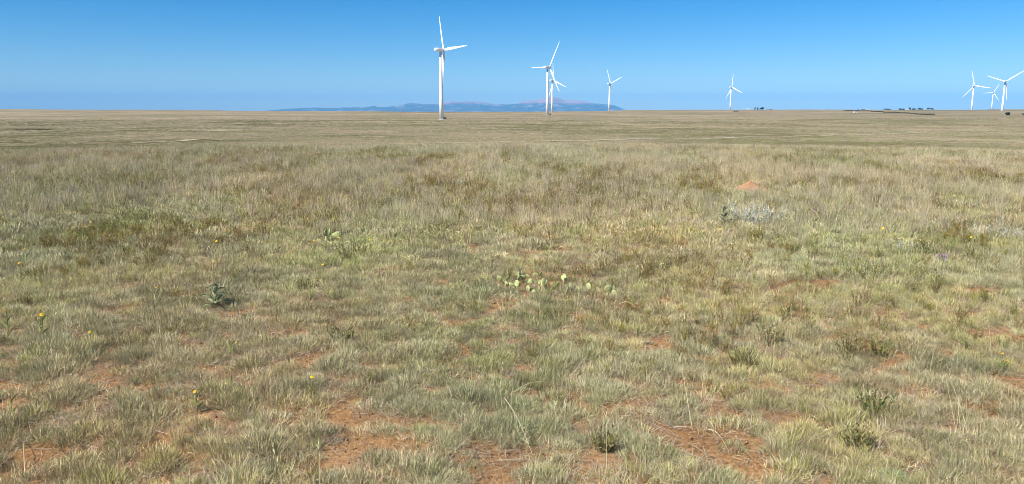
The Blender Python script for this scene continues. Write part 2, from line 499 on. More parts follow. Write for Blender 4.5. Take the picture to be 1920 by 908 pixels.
for i, (bx, by, hp, ang, lab) in enumerate(TURB):
    b = at(bx, by, FPX * H_OVER / hp)
    t = empty('wind_turbine', b)
    tag(t, lab, 'wind turbine', 'white wind turbines across the prairie')
    link_mesh('foundation', TM['foundation'], t)
    tw = link_mesh('tower', TM['tower'], t)
    for z in (22, 45): link_mesh('flange', TM['flange'], tw, loc=(0, 0, z), scale=((2.01, 2.01, 1) if z == 22 else (1.715, 1.715, 1)))
    link_mesh('door', TM['door'], tw, loc=(.35, -2.08, 1.75), rot=(0, 0, .17))
    na = link_mesh('nacelle', TM['nacelle'], t, loc=(0, 0, HUB), rot=(0, 0, YAW))
    link_mesh('wind_mast', TM['wind_mast'], na)
    hubp = Vector((math.cos(YAW) * 3.05, math.sin(YAW) * 3.05, HUB))
    sp = link_mesh('spinner', TM['spinner'], t, loc=hubp, rot=(0, 0, YAW))
    for a in ang:
        # angle is clockwise on the picture; the rotor's horizontal direction seen from here
        R = Matrix.Rotation(YAW, 4, 'Z') @ Matrix.Translation((1.0, 0, 0)) @ Matrix.Rotation(math.radians(a), 4, 'X')
        # +rotation about X takes Z to -Y ; with yaw 42 deg, -Y points to picture right
        o = link_mesh('blade', TM['blade'], t)
        o.matrix_local = Matrix.Translation(hubp) @ R @ Matrix.Diagonal((1, 1 if i == 0 else .8, .87 if i == 0 else 1.0, 1))
    if i in CABINETS:
        lb, dx = CABINETS[i]
        x, y = b.x + dx + .6, b.y - 1.5
        c = empty('transformer_cabinet', (x, y, tz(x, y)))
        tag(c, lb, 'cabinet', 'transformer cabinets at the turbine feet')
        bm = bmesh.new(); bm_box(bm, 2.2, 1.8, 1.9, (0, 0, 1.0), .06); link_mesh('body', bm_mesh('body', bm, MAT['cabinet']), c)
        bm = bmesh.new(); bm_box(bm, 2.4, 2.0, .16, (0, 0, 2.02), .05); link_mesh('lid', bm_mesh('lid', bm, MAT['cabinet']), c)
        bm = bmesh.new(); bm_box(bm, 2.8, 2.4, .3, (0, 0, -.1)); link_mesh('pad', bm_mesh('pad', bm, MAT['concrete']), c)

# ------------------------------------------------------------------ far farms, trees, hedges
MAT['far_leaf'] = leaf_mat('far_tree_foliage', .1, .8, .1, False)
MAT['bark'] = simple_mat('bark', (.10, .075, .055), .95, .2, 2.0, .1)
MAT['house_white'] = simple_mat('white_siding', (.52, .51, .49), .7, .05, .3)
MAT['roof_grey'] = simple_mat('grey_roofing', (.26, .26, .27), .8, .12, .5)
MAT['roof_white'] = simple_mat('white_metal_roof', (.58, .58, .58), .5, .05, .4)
MAT['roof_brown'] = simple_mat('brown_roofing', (.20, .14, .11), .8, .12, .5)
MAT['glass'] = simple_mat('dark_glass', (.03, .04, .05), .15, .1, 1.0, .5)
MAT['rust'] = simple_mat('rusty_steel', (.16, .09, .06), .8, .3, .8)

def leaf_cloud(n, shape, size, cols, seed):
    r = np.random.default_rng(seed)
    P = shape(r, n)
    V = np.zeros((n, 4, 3)); 
    d1 = r.normal(size=(n, 3)); d1 /= np.linalg.norm(d1, axis=1)[:, None]
    d2 = np.cross(d1, r.normal(size=(n, 3))); d2 /= np.linalg.norm(d2, axis=1)[:, None]
    s = size * (.6 + .8 * r.random(n))[:, None]
    V[:, 0] = P - d1 * s; V[:, 1] = P - d2 * s * .6; V[:, 2] = P + d1 * s; V[:, 3] = P + d2 * s * .6
    F = np.arange(n * 4).reshape(-1, 4)
    c = np.asarray(cols)[r.integers(0, len(cols), n)] * (.8 + .4 * r.random(n))[:, None]
    return V.reshape(-1, 3), F, np.repeat(c, 4, axis=0)

def tree(loc, h, w, kind, label, seed, group='farm trees on the skyline', name='farm_tree', cat='tree'):
    t = empty(name, loc)
    tag(t, label, cat, group)
    r = random.Random(seed)
    bm = bmesh.new()
    def limb(p, q, r0, r1):
        d = (q - p); L = d.length
        res = bmesh.ops.create_cone(bm, cap_ends=True, segments=7, radius1=r0, radius2=r1, depth=L)
        M = Matrix.Translation((p + q) / 2) @ d.to_track_quat('Z', 'Y').to_matrix().to_4x4()
        bmesh.ops.transform(bm, matrix=M, verts=res['verts'])
    th = h * (.8 if kind == 'col' else .45)
    limb(Vector((0, 0, -.3)), Vector((.1, 0, th)), h * .035 + .05, h * .015)
    for k in range(6):
        a = k * 1.05 + r.random(); z0 = th * (.45 + .09 * k)
        ln = w * (.16 if kind == 'col' else .36)
        limb(Vector((.05, 0, z0)), Vector((math.cos(a) * ln, math.sin(a) * ln, z0 + h * .2)), h * .014 + .02, h * .006)
    link_mesh('trunk', bm_mesh('trunk', bm, MAT['bark']), t)
    lobes = []
    for k in range(9 if kind != 'col' else 6):
        if kind == 'col': lobes.append((r.uniform(-.12, .12) * w, r.uniform(-.12, .12) * w, h * (.2 + .13 * k), w * .45 * (1.1 - .12 * k), h * .16))
        else:
            a = r.random() * 6.28; q = math.sqrt(r.random()) * .36 * w
            lobes.append((math.cos(a) * q, math.sin(a) * q, h * r.uniform(.32, .82), w * r.uniform(.15, .26), h * r.uniform(.13, .22)))
    L = np.array(lobes)
    def shape(rg, n):
        k = rg.integers(0, len(L), n); d = rg.normal(size=(n, 3)); d /= np.linalg.norm(d, axis=1)[:, None]
        d *= (rg.random(n) ** .4)[:, None]
        return np.stack([L[k, 0] + d[:, 0] * L[k, 3], L[k, 1] + d[:, 1] * L[k, 3], L[k, 2] + d[:, 2] * L[k, 4]], 1)
    V, F, C = leaf_cloud(420, shape, .16 * min(h, w) + .1, [(.05, .07, .04), (.065, .085, .045), (.045, .06, .04)], seed)
    link_mesh('crown', mesh_np('crown', V, F, colors=C, mat=MAT['far_leaf']), t)
    return t

def far_pt(px, Y):
    d = ray(px, 209.0); x = d.x * Y / d.y
    return Vector((x, Y, tz(x, Y)))
def skyline(px, Yn=1200, Yf=4200):
    """the place along this bearing where the land makes the skyline"""
    d = ray(px, 209.0); ys = np.linspace(Yn, Yf, 160); X = d.x * ys / d.y
    el = (terr(X, ys) - EYE) / ys
    return float(ys[int(np.argmax(el))])

def s_px(Y, n): return n * Y / FPX
FT = [  # px, width px, height px, kind, label
    (1415.5, 2.4, 4.6, 'col', 'slim upright dark tree, first of the farm trees right of the lone small turbine'),
    (1420.5, 2.6, 4.9, 'col', 'second slim dark tree in the farm row near the lone small turbine'),
    (1425.0, 3.2, 4.0, 'rnd', 'small round dark tree between the slim farm trees and the larger leaning crown'),
    (1429.5, 5.0, 5.2, 'rnd', 'largest dark tree of the small farm near the lone turbine'),
    (1608.5, 1.4, 2.4, 'col', 'tiny dark tree at the top of the long hedge line'),
    (1659.0, 9.0, 2.8, 'rnd', 'broad low dark tree standing apart between the white shed and the farmyard'),
    (1665.0, 8.0, 2.6, 'rnd', 'low dark tree touching the right side of the broad one apart from the farmyard'),
    (1687.0, 6.0, 3.2, 'rnd', 'leftmost dark tree of the big farmyard clump'),
    (1693.0, 6.5, 3.0, 'rnd', 'second dark tree from the left in the big farmyard clump'),
    (1706.0, 4.0, 4.6, 'rnd', 'tallest dark tree of the farmyard clump beside the pale house'),
    (1713.0, 6.5, 3.2, 'rnd', 'dark tree just right of the tallest one in the farmyard clump'),
    (1722.0, 7.5, 3.4, 'rnd', 'round dark tree in the middle right of the farmyard clump'),
    (1728.5, 6.0, 2.6, 'rnd', 'low dark tree between the rounded crowns of the farmyard clump'),
    (1740.0, 6.5, 3.6, 'rnd', 'dark tree near the right end of the farmyard clump'),
    (1747.5, 7.0, 3.4, 'rnd', 'last dark tree at the right end of the farmyard clump'),
]
for k, (px, wp, hp_, kd, lb) in enumerate(FT):
    Y = skyline(px) - 30 - (k % 3) * 12
    tree(far_pt(px, Y), s_px(Y, hp_), s_px(Y, wp), kd, lb, 40 + k)
# bushes on the near side of the skyline
for k, (px, py, wp, hp_, lb) in enumerate([(1889.5, 216.5, 8.5, 5.0, 'dark bushy shrub right of the turbine with Y spread blades'), (1919, 217, 6, 3.4, 'small dark shrub cut by the right edge of the photo')]):
    p = hit(px, py, 500); tree(p, s_px(p.y, hp_) * 1.1, s_px(p.y, wp), 'rnd', lb, 90 + k, 'lone shrubs near the right hand turbines', 'shrub', 'shrub')

def house(loc, w, d, h, rise, rz, wall, roof, label, name='farmhouse', cat='house', group='farm buildings on the skyline'):
    t = empty(name, loc, rz)
    tag(t, label, cat, group)
    bm = bmesh.new(); bm_box(bm, w, d, h + .6, (0, 0, h / 2 - .3)); link_mesh('wall', bm_mesh('wall', bm, MAT[wall]), t)
    o = .4; bm = bmesh.new()
    vs_ = [bm.verts.new(c) for c in ((-w/2-o, -d/2-o, h), (w/2+o, -d/2-o, h), (w/2+o, d/2+o, h), (-w/2-o, d/2+o, h), (-w/2-o, 0, h + rise), (w/2+o, 0, h + rise))]
    for f in ((0, 1, 5, 4), (2, 3, 4, 5), (0, 4, 3), (1, 2, 5), (0, 3, 2, 1)): bm.faces.new([vs_[q] for q in f])
    link_mesh('roof', bm_mesh('roof', bm, MAT[roof]), t)
    bm = bmesh.new(); bm_box(bm, 1.1, .12, 2.1, (w * .12, -d / 2 - .05, 1.05)); link_mesh('door', bm_mesh('door', bm, MAT['rust']), t)
    for q in (-.32, .36):
        bm = bmesh.new(); bm_box(bm, 1.4, .1, 1.1, (w * q, -d / 2 - .04, 1.6)); link_mesh('window', bm_mesh('window', bm, MAT['glass']), t)
    return t
HS = [(1402, 6.5, 1.9, 'house_white', 'roof_white', 'white roofed farmhouse left of the slim dark farm trees', 'farmhouse', 'house'),
      (1438, 5, 1.7, 'house_white', 'roof_grey', 'low grey roofed barn just right of the largest farm tree', 'barn', 'barn'),
      (1445, 5, 1.5, 'rust', 'roof_brown', 'low dark shed at the right end of the small farm', 'shed', 'shed'),
      (1618, 5, 1.4, 'rust', 'roof_brown', 'low brown shed on the skyline above the long hedge line', 'shed', 'shed'),
      (1630, 4.5, 2.0, 'house_white', 'roof_white', 'white shed on the skyline above the long hedge line', 'shed', 'shed'),
      (1700, 4.5, 2.2, 'house_white', 'roof_white', 'pale house half hidden among the farmyard trees', 'farmhouse', 'house'),
      (1734, 3.5, 1.8, 'house_white', 'roof_white', 'small pale house near the right end of the farmyard trees', 'farmhouse', 'house')]
for px, wp, hp_, wl, rf, lb, nm, ct in HS:
    Y = skyline(px) - 75; p = far_pt(px, Y); w = s_px(Y, wp)
    house(p, w, w * .6, s_px(Y, hp_) * .62, s_px(Y, hp_) * .5, math.radians(-6), wl, rf, lb, nm, ct)
p = hit(1603, 211.5, 500)
house(p, s_px(p.y, 6), s_px(p.y, 3.2), s_px(p.y, 1.6), s_px(p.y, .9), math.radians(-20), 'house_white', 'roof_white', 'small white cabin alone on the slope below the long hedge line', 'cabin', 'cabin')
p = hit(1379.5, 209.5, 500)
house(p, s_px(p.y, 9), s_px(p.y, 2.5), s_px(p.y, .8), s_px(p.y, .5), 0.0, 'rust', 'roof_brown', 'long low dark shed just right of the lone small turbine', 'shed', 'shed')

def hedge(pts, h, w, label, name='hedge', seed=5, size=.5):
    """bushy hedge along a line of points on the land"""
    P = np.array([[p.x, p.y] for p in pts]); L = np.concatenate([[0], np.cumsum(np.hypot(*np.diff(P, axis=0).T))])
    n = int(min(5200, max(400, L[-1] * (5 if size > .3 else 9))))
    rg = np.random.default_rng(seed)
    s = rg.random(n) * L[-1]
    x = np.interp(s, L, P[:, 0]) + rg.normal(size=n) * w * .4; y = np.interp(s, L, P[:, 1]) + rg.normal(size=n) * w * .4
    hh = h * (.65 + .7 * fbm(s / 14.0, s * 0, 2, 3))
    z = terr(x, y) + rg.random(n) * hh
    pos = np.stack([x, y, z], 1)
    V, F, C = leaf_cloud(n, lambda r, m: pos, size, [(.06, .06, .04), (.08, .07, .05), (.05, .055, .04)], seed)
    c = pos.mean(0)
    V = V - c
    t = empty(name, c); tag(t, label, 'hedge', 'dark hedges on the far slopes')
    link_mesh('foliage', mesh_np('foliage', V, F, colors=C, mat=MAT['far_leaf']), t)
hedge([hit(a, b, 700) for a, b in ((1582, 207.6), (1610, 208.2), (1640, 209.8), (1680, 212.0), (1715, 214.3), (1752, 216.2))], 1.3, 1.2, 'long dark hedge line running down the far slope below the farm buildings')
hedge([far_pt(px, skyline(px) - 40) for px in (1852, 1858, 1866, 1874)], 2.2, 2.0, 'short dark hedge on the skyline at the foot of the smallest turbine', seed=6)
hedge([hit(a, b, 300) for a, b in ((2, 243), (30, 243.3), (60, 243.8), (98, 244.6))], .35, .5, 'thin dark line of brush along a dry gully at the left edge', seed=8, size=.2)

# ------------------------------------------------------------------ grass clumps (prototypes)
def ribbons(r, base, az, lean, curl, L, W, cb, ct, seg=3, twist=None):
    """n tapering curved blades -> verts, quads, tris, colours"""
    n = len(az); dirx, diry = np.cos(az), np.sin(az)
    tw = r.uniform(-1.2, 1.2, n) if twist is None else twist
    P = np.array(base, float).copy(); l = lean.copy()
    V = np.zeros((n, seg * 2 + 1, 3)); C = np.zeros((n, seg * 2 + 1, 3))
    for k in range(seg + 1):
        t = k / seg
        T = np.stack([np.sin(l) * dirx, np.sin(l) * diry, np.cos(l)], 1)
        S = np.stack([-diry, dirx, np.zeros(n)], 1); Nn = np.cross(T, S)
        side = S * np.cos(tw)[:, None] + Nn * np.sin(tw)[:, None]
        w = W * (1 - t) ** .6 * (.8 if k == 0 else 1)
        c = cb * (1 - t) + ct * t
        if k < seg:
            V[:, 2 * k] = P - side * w[:, None] / 2; V[:, 2 * k + 1] = P + side * w[:, None] / 2
            C[:, 2 * k] = c; C[:, 2 * k + 1] = c
        else:
            V[:, 2 * k] = P; C[:, 2 * k] = c
        P = P + T * (L / seg)[:, None]; l = l + curl / seg
    m = seg * 2 + 1; o = (np.arange(n) * m)[:, None]
    F4 = np.concatenate([o + np.array([[2 * k, 2 * k + 1, 2 * k + 3, 2 * k + 2]]) for k in range(seg - 1)], 0)
    F3 = o + np.array([[2 * seg - 2, 2 * seg - 1, 2 * seg]])
    return V.reshape(-1, 3), F4, F3, C.reshape(-1, 3)

def join(parts):
    V = []; Q = []; T = []; C = []; o = 0
    for v, q, t, c in parts:
        V.append(v); Q.append(np.asarray(q).reshape(-1, 4) + o); T.append(np.asarray(t).reshape(-1, 3) + o); C.append(c); o += len(v)
    return np.concatenate(V), np.concatenate(Q), np.concatenate(T), np.concatenate(C)

GREEN = np.array([(.345, .36, .135), (.26, .285, .095), (.42, .42, .19), (.31, .34, .155)])
STRAW = np.array([(.60, .50, .28), (.52, .43, .26), (.46, .39, .27), (.66, .57, .36)])
PINKD = np.array([(.56, .46, .34), (.48, .40, .30), (.64, .54, .41), (.40, .32, .22)])
OLIVE = np.array([(.20, .195, .055), (.15, .155, .045), (.27, .235, .075)])
BROWN = np.array([(.24, .155, .06), (.17, .115, .05), (.32, .22, .10)])
SILVER = np.array([(.48, .49, .38), (.40, .42, .31), (.58, .58, .47)])
def pick(r, pal, n, var=.32): return pal[r.integers(0, len(pal), n)] * (1 + r.uniform(-var, var, n))[:, None]

def disc(r, n, rad, p=.5):
    a = r.random(n) * 2 * np.pi; q = rad * r.random(n) ** p
    return np.stack([q * np.cos(a), q * np.sin(a), np.full(n, -.012)], 1), a, q
def proto_grama(seed, dryf=.35, n=170, rad=.075, wid=.0029, lo=.04, hi=.09):
    r = np.random.default_rng(seed)
    B, a, q = disc(r, n, rad)
    az = a + r.normal(0, 1.3, n)
    lean = .1 + .6 * q / rad + r.normal(0, .25, n); curl = r.normal(.55, .7, n)
    L = r.uniform(lo, hi, n) * (1 - .25 * q / rad); W = wid * r.uniform(.7, 1.3, n)
    d = r.random(n) < dryf
    ct = np.where(d[:, None], pick(r, STRAW, n), pick(r, GREEN, n)); cb = ct * .5 + pick(r, STRAW, n) * .42
    dead_n = n // 4
    B2, a2, q2 = disc(r, dead_n, rad * 1.15)
    dead = ribbons(r, B2, a2 + r.normal(0, 1.2, dead_n), r.uniform(.8, 1.5, dead_n), r.normal(.3, .4, dead_n), r.uniform(.05, .11, dead_n), np.full(dead_n, wid), pick(r, PINKD, dead_n) * .8, pick(r, PINKD, dead_n))
    return join([ribbons(r, B, az, lean, curl, L, W, cb, ct), dead])
def proto_mound(seed, dryf=.3, n=420, rad=.13, wid=.0027, lo=.035, hi=.085, dome=.06, pal=None):
    """dense domed cushion of curly blades pointing every way"""
    r = np.random.default_rng(seed); pal = GREEN if pal is None else pal
    B, a, q = disc(r, n, rad); ang = B[:, :2].copy()
    wob = 1 + .22 * np.sin(2 * a + r.random() * 6) + .14 * np.sin(3 * a + r.random() * 6)
    B[:, :2] *= wob[:, None]
    B[:, 2] += dome * (1 - (q / rad) ** 2) * r.random(n) ** .5
    az = a + r.normal(0, 1.1, n)
    lean = .1 + .75 * q / rad + r.normal(0, .3, n); curl = r.normal(.6, .85, n)
    L = r.uniform(lo, hi, n) * (1 - .3 * q / rad); W = wid * r.uniform(.7, 1.35, n)
    d = r.random(n) < dryf
    ct = np.where(d[:, None], pick(r, STRAW, n), pick(r, pal, n)); cb = ct * .55 + pick(r, STRAW, n) * .3
    m = n // 5                                                      # grey dead skirt
    B2, a2, q2 = disc(r, m, rad * 1.1, .25)
    dead = ribbons(r, B2, a2 + r.normal(0, .9, m), r.uniform(.5, 1.4, m), r.normal(.4, .5, m), r.uniform(.04, .09, m), np.full(m, wid), pick(r, PINKD, m) * .65, pick(r, PINKD, m) * .8)
    return join([ribbons(r, B, az, lean, curl, L, W, cb, ct), dead])
def proto_upright(seed, pal, n=80, rad=.06, lo=.16, hi=.34, wid=.0019, lean0=.05, lean1=.3, mixg=.2):
    r = np.random.default_rng(seed)
    B, a, q = disc(r, n, rad)
    lean = lean0 + (lean1 - lean0) * r.random(n); curl = r.normal(.35, .3, n)
    L = r.uniform(lo, hi, n); W = wid * r.uniform(.7, 1.3, n)
    g = r.random(n) < mixg
    ct = np.where(g[:, None], pick(r, GREEN, n), pick(r, pal, n)); cb = ct * .6 + pick(r, PINKD, n) * .3
    blades = ribbons(r, B, a + r.normal(0, .8, n), lean, curl, L, W, cb, ct)
    m = n // 3                                                     # feathery seed heads: short bristles near the tips
    k = r.integers(0, n, m * 3)
    T = blades[0].reshape(n, 7, 3)
    f = r.random(m * 3)[:, None]
    bp = T[k, 4] * (1 - f) + T[k, 6] * f
    hd = ribbons(r, bp, r.random(m * 3) * 6.28, r.uniform(.2, .9, m * 3), r.normal(.3, .3, m * 3), r.uniform(.02, .05, m * 3), np.full(m * 3, wid * .8), ct[k], ct[k] * 1.05, seg=2)
    return join([blades, hd])
def proto_forb(seed, leafpal, stempal, h=(.14, .28), stems=7, rad=.04, leafL=(.012, .03), leafW=.006, per=16, spread=.45):
    """bushy weed: several stems each carrying small leaves"""
    r = np.random.default_rng(seed)
    B, a, q = disc(r, stems, rad)
    L = r.uniform(h[0], h[1], stems); lean = r.uniform(.05, spread, stems); curl = r.normal(.1, .2, stems)
    cs = pick(r, stempal, stems)
    st = ribbons(r, B, a, lean, curl, L, np.full(stems, .004), cs, cs)
    T = st[0].reshape(stems, 7, 3)
    n = stems * per; k = np.repeat(np.arange(stems), per); t = .15 + .85 * r.random(n)
    cpts = np.stack([(T[:, 0] + T[:, 1]) / 2, (T[:, 2] + T[:, 3]) / 2, (T[:, 4] + T[:, 5]) / 2, T[:, 6]], 1)
    s = t * 3; i0 = np.minimum(s.astype(int), 2); f = (s - i0)[:, None]
    P = cpts[k, i0] * (1 - f) + cpts[k, i0 + 1] * f
    c = pick(r, leafpal, n)
    lf = ribbons(r, P, r.random(n) * 6.28, r.uniform(.4, 1.3, n), r.normal(.3, .5, n), r.uniform(*leafL, n), leafW * r.uniform(.6, 1.3, n), c, c, seg=2)
    # side twigs
    m = stems * 4; k2 = np.repeat(np.arange(stems), 4); s2 = r.uniform(.3, .9, m) * 3; j0 = np.minimum(s2.astype(int), 2); f2 = (s2 - j0)[:, None]
    P2 = cpts[k2, j0] * (1 - f2) + cpts[k2, j0 + 1] * f2
    tw = ribbons(r, P2, r.random(m) * 6.28, r.uniform(.2, .8, m), r.normal(.0, .2, m), L[k2] * r.uniform(.2, .4, m), np.full(m, .0022), cs[k2], cs[k2])
    T2 = tw[0].reshape(m, 7, 3); n3 = m * 6; k3 = np.repeat(np.arange(m), 6); w3 = r.random(n3)[:, None]
    P3 = T2[k3, 0] * (1 - w3) + T2[k3, 6] * w3; c3 = pick(r, leafpal, n3)
    lf3 = ribbons(r, P3, r.random(n3) * 6.28, r.uniform(.3, 1.3, n3), r.normal(.3, .5, n3), r.uniform(*leafL, n3) * .8, leafW * r.uniform(.5, 1.1, n3), c3, c3, seg=2)
    return join([st, lf, tw, lf3])
def proto_stalks(seed, n=6, lo=.25, hi=.45):
    r = np.random.default_rng(seed)
    B, a, q = disc(r, n, .08)
    c = pick(r, STRAW, n) * 1.1
    s = ribbons(r, B, a, r.uniform(.03, .35, n), r.normal(.25, .3, n), r.uniform(lo, hi, n), np.full(n, .0024), c, c, seg=4)
    T = s[0].reshape(n, 9, 3); m = n * 9; k = np.repeat(np.arange(n), 9); f = r.random(m)[:, None]
    P = T[k, 6] * (1 - f) + T[k, 8] * f
    h = ribbons(r, P, r.random(m) * 6.28, r.uniform(.2, 1.0, m), r.normal(.3, .3, m), r.uniform(.012, .03, m), np.full(m, .0022), c[k], c[k], seg=2)
    return join([s, h])
def proto_litter(seed, n=60, rad=.18):
    r = np.random.default_rng(seed)
    B, a, q = disc(r, n, rad); B[:, 2] = r.uniform(.003, .018, n)
    c = pick(r, PINKD, n) * .9
    return ribbons(r, B, r.random(n) * 6.28, r.uniform(1.35, 1.62, n), r.normal(.05, .15, n), r.uniform(.05, .14, n), np.full(n, .0025), c, c, seg=2, twist=r.normal(0, .3, n))
def proto_patch(seed, pal, n=130, rad=.7, lo=.1, hi=.28, wid=.011):
    r = np.random.default_rng(seed)
    nc = 14; cen, _, _ = disc(r, nc, rad); k = r.integers(0, nc, n)
    B, a, q = disc(r, n, .16); B = B + cen[k] * [1, 1, 0]
    ct = pick(r, pal, n, .3)
    return ribbons(r, B, a, r.uniform(.1, .8, n), r.normal(.5, .4, n), r.uniform(lo, hi, n), wid * r.uniform(.7, 1.4, n), ct * .8, ct, seg=2)

MAT['grass'] = leaf_mat('grass_blades', .14, .6, .1)

def add_sock(ng, name, kind, io): return ng.interface.new_socket(name=name, in_out=io, socket_type=kind)
def scatter(name, protos, X, Y, which, scale, tilt, tint, label, cat='grass', zoff=0.0):
    """one object of uncountable clumps: points carry attributes, geometry nodes set a clump on each"""
    n = len(X); Z = terr(X, Y) + zoff
    me = bpy.data.meshes.new(name)
    me.vertices.add(n); me.vertices.foreach_set('co', np.stack([X, Y, Z], 1).astype(np.float32).ravel())
    def attr(nm, ty, arr, key):
        a = me.attributes.new(nm, ty, 'POINT'); a.data.foreach_set(key, np.ascontiguousarray(arr).ravel())
    rz = rng.random(n) * 2 * np.pi
    attr('rot', 'FLOAT_VECTOR', np.stack([tilt * rng.normal(size=n), tilt * rng.normal(size=n), rz], 1).astype(np.float32), 'vector')
    attr('size', 'FLOAT', scale.astype(np.float32), 'value')
    attr('which', 'INT', which.astype(np.int32), 'value')
    t4 = np.ones((n, 4), np.float32); t4[:, :3] = tint
    attr('tint', 'FLOAT_COLOR', t4, 'color')
    me.materials.append(MAT['grass'])
    o = link_mesh(name, me)
    ng = bpy.data.node_groups.new(name + '_clumps', 'GeometryNodeTree')
    add_sock(ng, 'Geometry', 'NodeSocketGeometry', 'INPUT'); add_sock(ng, 'Geometry', 'NodeSocketGeometry', 'OUTPUT')
    gi = ng.nodes.new('NodeGroupInput'); go = ng.nodes.new('NodeGroupOutput')
    gt = ng.nodes.new('GeometryNodeGeometryToInstance')
    for q, pr in reversed(list(enumerate(protos))):
        pm = mesh_np(name + '_clump', pr[0], pr[1], pr[2], colors=pr[3], mat=MAT['grass'])
        po = bpy.data.objects.new(name + '_clump', pm)
        oi = ng.nodes.new('GeometryNodeObjectInfo'); oi.inputs['Object'].default_value = po
        oi.inputs['As Instance'].default_value = False
        ng.links.new(oi.outputs['Geometry'], gt.inputs[0])
    ip = ng.nodes.new('GeometryNodeInstanceOnPoints')
    ip.inputs['Pick Instance'].default_value = True
    def named(nm, ty):
        x = ng.nodes.new('GeometryNodeInputNamedAttribute'); x.data_type = ty; x.inputs[0].default_value = nm; return x.outputs[0]
    ng.links.new(gi.outputs[0], ip.inputs['Points'])
    ng.links.new(gt.outputs[0], ip.inputs['Instance'])
    ng.links.new(named('which', 'INT'), ip.inputs['Instance Index'])
    e2r = ng.nodes.new('FunctionNodeEulerToRotation')
    ng.links.new(named('rot', 'FLOAT_VECTOR'), e2r.inputs[0]); ng.links.new(e2r.outputs[0], ip.inputs['Rotation'])
    ng.links.new(named('size', 'FLOAT'), ip.inputs['Scale'])
    ng.links.new(ip.outputs[0], go.inputs[0])
    md = o.modifiers.new('clumps', 'NODES'); md.node_group = ng
    tag(o, label, cat, kind='stuff')
    return o

def sector(dens_fn, r0, r1, half=math.radians(42), dmax=100.0, back=4.5):
    """random points with density dens_fn(x, y) per square metre"""
    r0, r1 = r0 + back, r1 + back                 # the fan starts behind the photographer so that the ground round the feet is covered
    area = half * (r1 * r1 - r0 * r0); n = int(area * dmax)
    r = np.sqrt(r0 * r0 + rng.random(n) * (r1 * r1 - r0 * r0)); a = (rng.random(n) * 2 - 1) * half
    x = r * np.sin(a); y = r * np.cos(a) - back
    k = rng.random(n) * dmax < dens_fn(x, y)
    return x[k], y[k]

# bare soil patches of the foreground: centre and half sizes in the photograph, laid on the ground
BARE = [(575, 682, 50, 20), (505, 745, 22, 34), (540, 800, 50, 18), (690, 842, 115, 36), (640, 880, 60, 30), (775, 800, 60, 20), (960, 880, 70, 26), (905, 900, 60, 15), (1010, 640, 50, 14), (1345, 822, 75, 40), (1290, 840, 50, 22), (1205, 765, 40, 22), (1250, 800, 30, 20), (1385, 880, 40, 30), (1180, 745, 25, 12),
        (45, 875, 55, 38), (365, 790, 32, 26), (345, 815, 24, 16), (300, 728, 30, 9), (215, 745, 26, 14), (270, 865, 60, 12), (895, 472, 18, 12), (985, 480, 22, 9), (1053, 472, 20, 9), (935, 565, 34, 14), (1115, 562, 30, 12), (1240, 648, 36, 18), (1170, 635, 25, 10), (1875, 630, 60, 18), (1790, 590, 30, 16), (1810, 545, 30, 9), (1870, 545, 40, 8),
        (1640, 600, 30, 8), (1070, 715, 25, 10), (860, 660, 34, 10), (1745, 800, 22, 16), (1845, 715, 30, 12), (1490, 720, 24, 10), (1585, 880, 30, 12), (1490, 800, 28, 12), (1240, 690, 22, 12), (420, 845, 40, 12), (830, 605, 30, 8), (1030, 792, 36, 12), (1690, 870, 26, 14), (1080, 880, 40, 14)]
_bc = []
for a, b, c, d in BARE:
    p = hit(a, b, 1.2); q = hit(a + c, b, 1.2); u = hit(a, b - d, 1.2); l = hit(a, b + d, 1.2)
    _bc.append((p.x, (u.y + l.y) / 2, abs(q.x - p.x), abs(u.y - l.y) / 2))
_bc = np.array(_bc)
def bare(x, y):
    """0 grass .. 1 bare soil"""
    wx = x + (fbm(x * 5, y * 5, 0, 3) - .5) * .3; wy = y + (fbm(x * 5 + 9, y * 5, 1, 3) - .5) * .3
    v = np.zeros_like(x)
    for cx, cy, sx, sy in _bc:
        d = np.sqrt(((wx - cx) / (sx * .86)) ** 2 + ((wy - cy) / (sy * .86)) ** 2)
        v = np.maximum(v, .94 * (1 - sstep(.7, 1.2, d)))
    h = fbm(x * 2.3 + 40, y * 2.3, 2, 3)
    v = np.maximum(v, sstep(.71, .77, h) * (1 - sstep(7, 13, y)) * .85)
    return v
_mp = hit(1405, 357, 5)
_bare0 = bare
_pp = [(hit(1020, 536, 2), .62, .6), (hit(1130, 553, 2), .2, .35), (hit(612, 452, 2), .3, .5)]
def bare(x, y):
    v = np.zeros_like(x)                       # grass is thinner among the prickly pears
    for c, w, d in _pp: v = np.maximum(v, .6 * (1 - sstep(.7, 1.2, np.sqrt(((x - c.x) / w) ** 2 + ((y - c.y) / d) ** 2))))
    v = np.maximum(v, _bare0(x, y))
    return np.maximum(v, 1 - sstep(.75, 1.1, np.sqrt(((x - _mp.x - .03) / .5) ** 2 + ((y - _mp.y + .45) / .95) ** 2)))
def dryness(x, y):
    """0 green .. 1 straw"""
    d = sstep(6.0, 13.0, y) * .62 + .12
    d = d + (fbm(x / 1.9 + 7, y / 4.0, 1, 4) - .5) * 1.5
    d = d + .35 * np.exp(-((x - 4.6) / 2.2) ** 2 - ((y - 10.6) / 2.6) ** 2) - .3 * np.exp(-((x + 6.0) / 3.0) ** 2 - ((y - 9.0) / 4.0) ** 2)
    return np.clip(d, 0, 1)
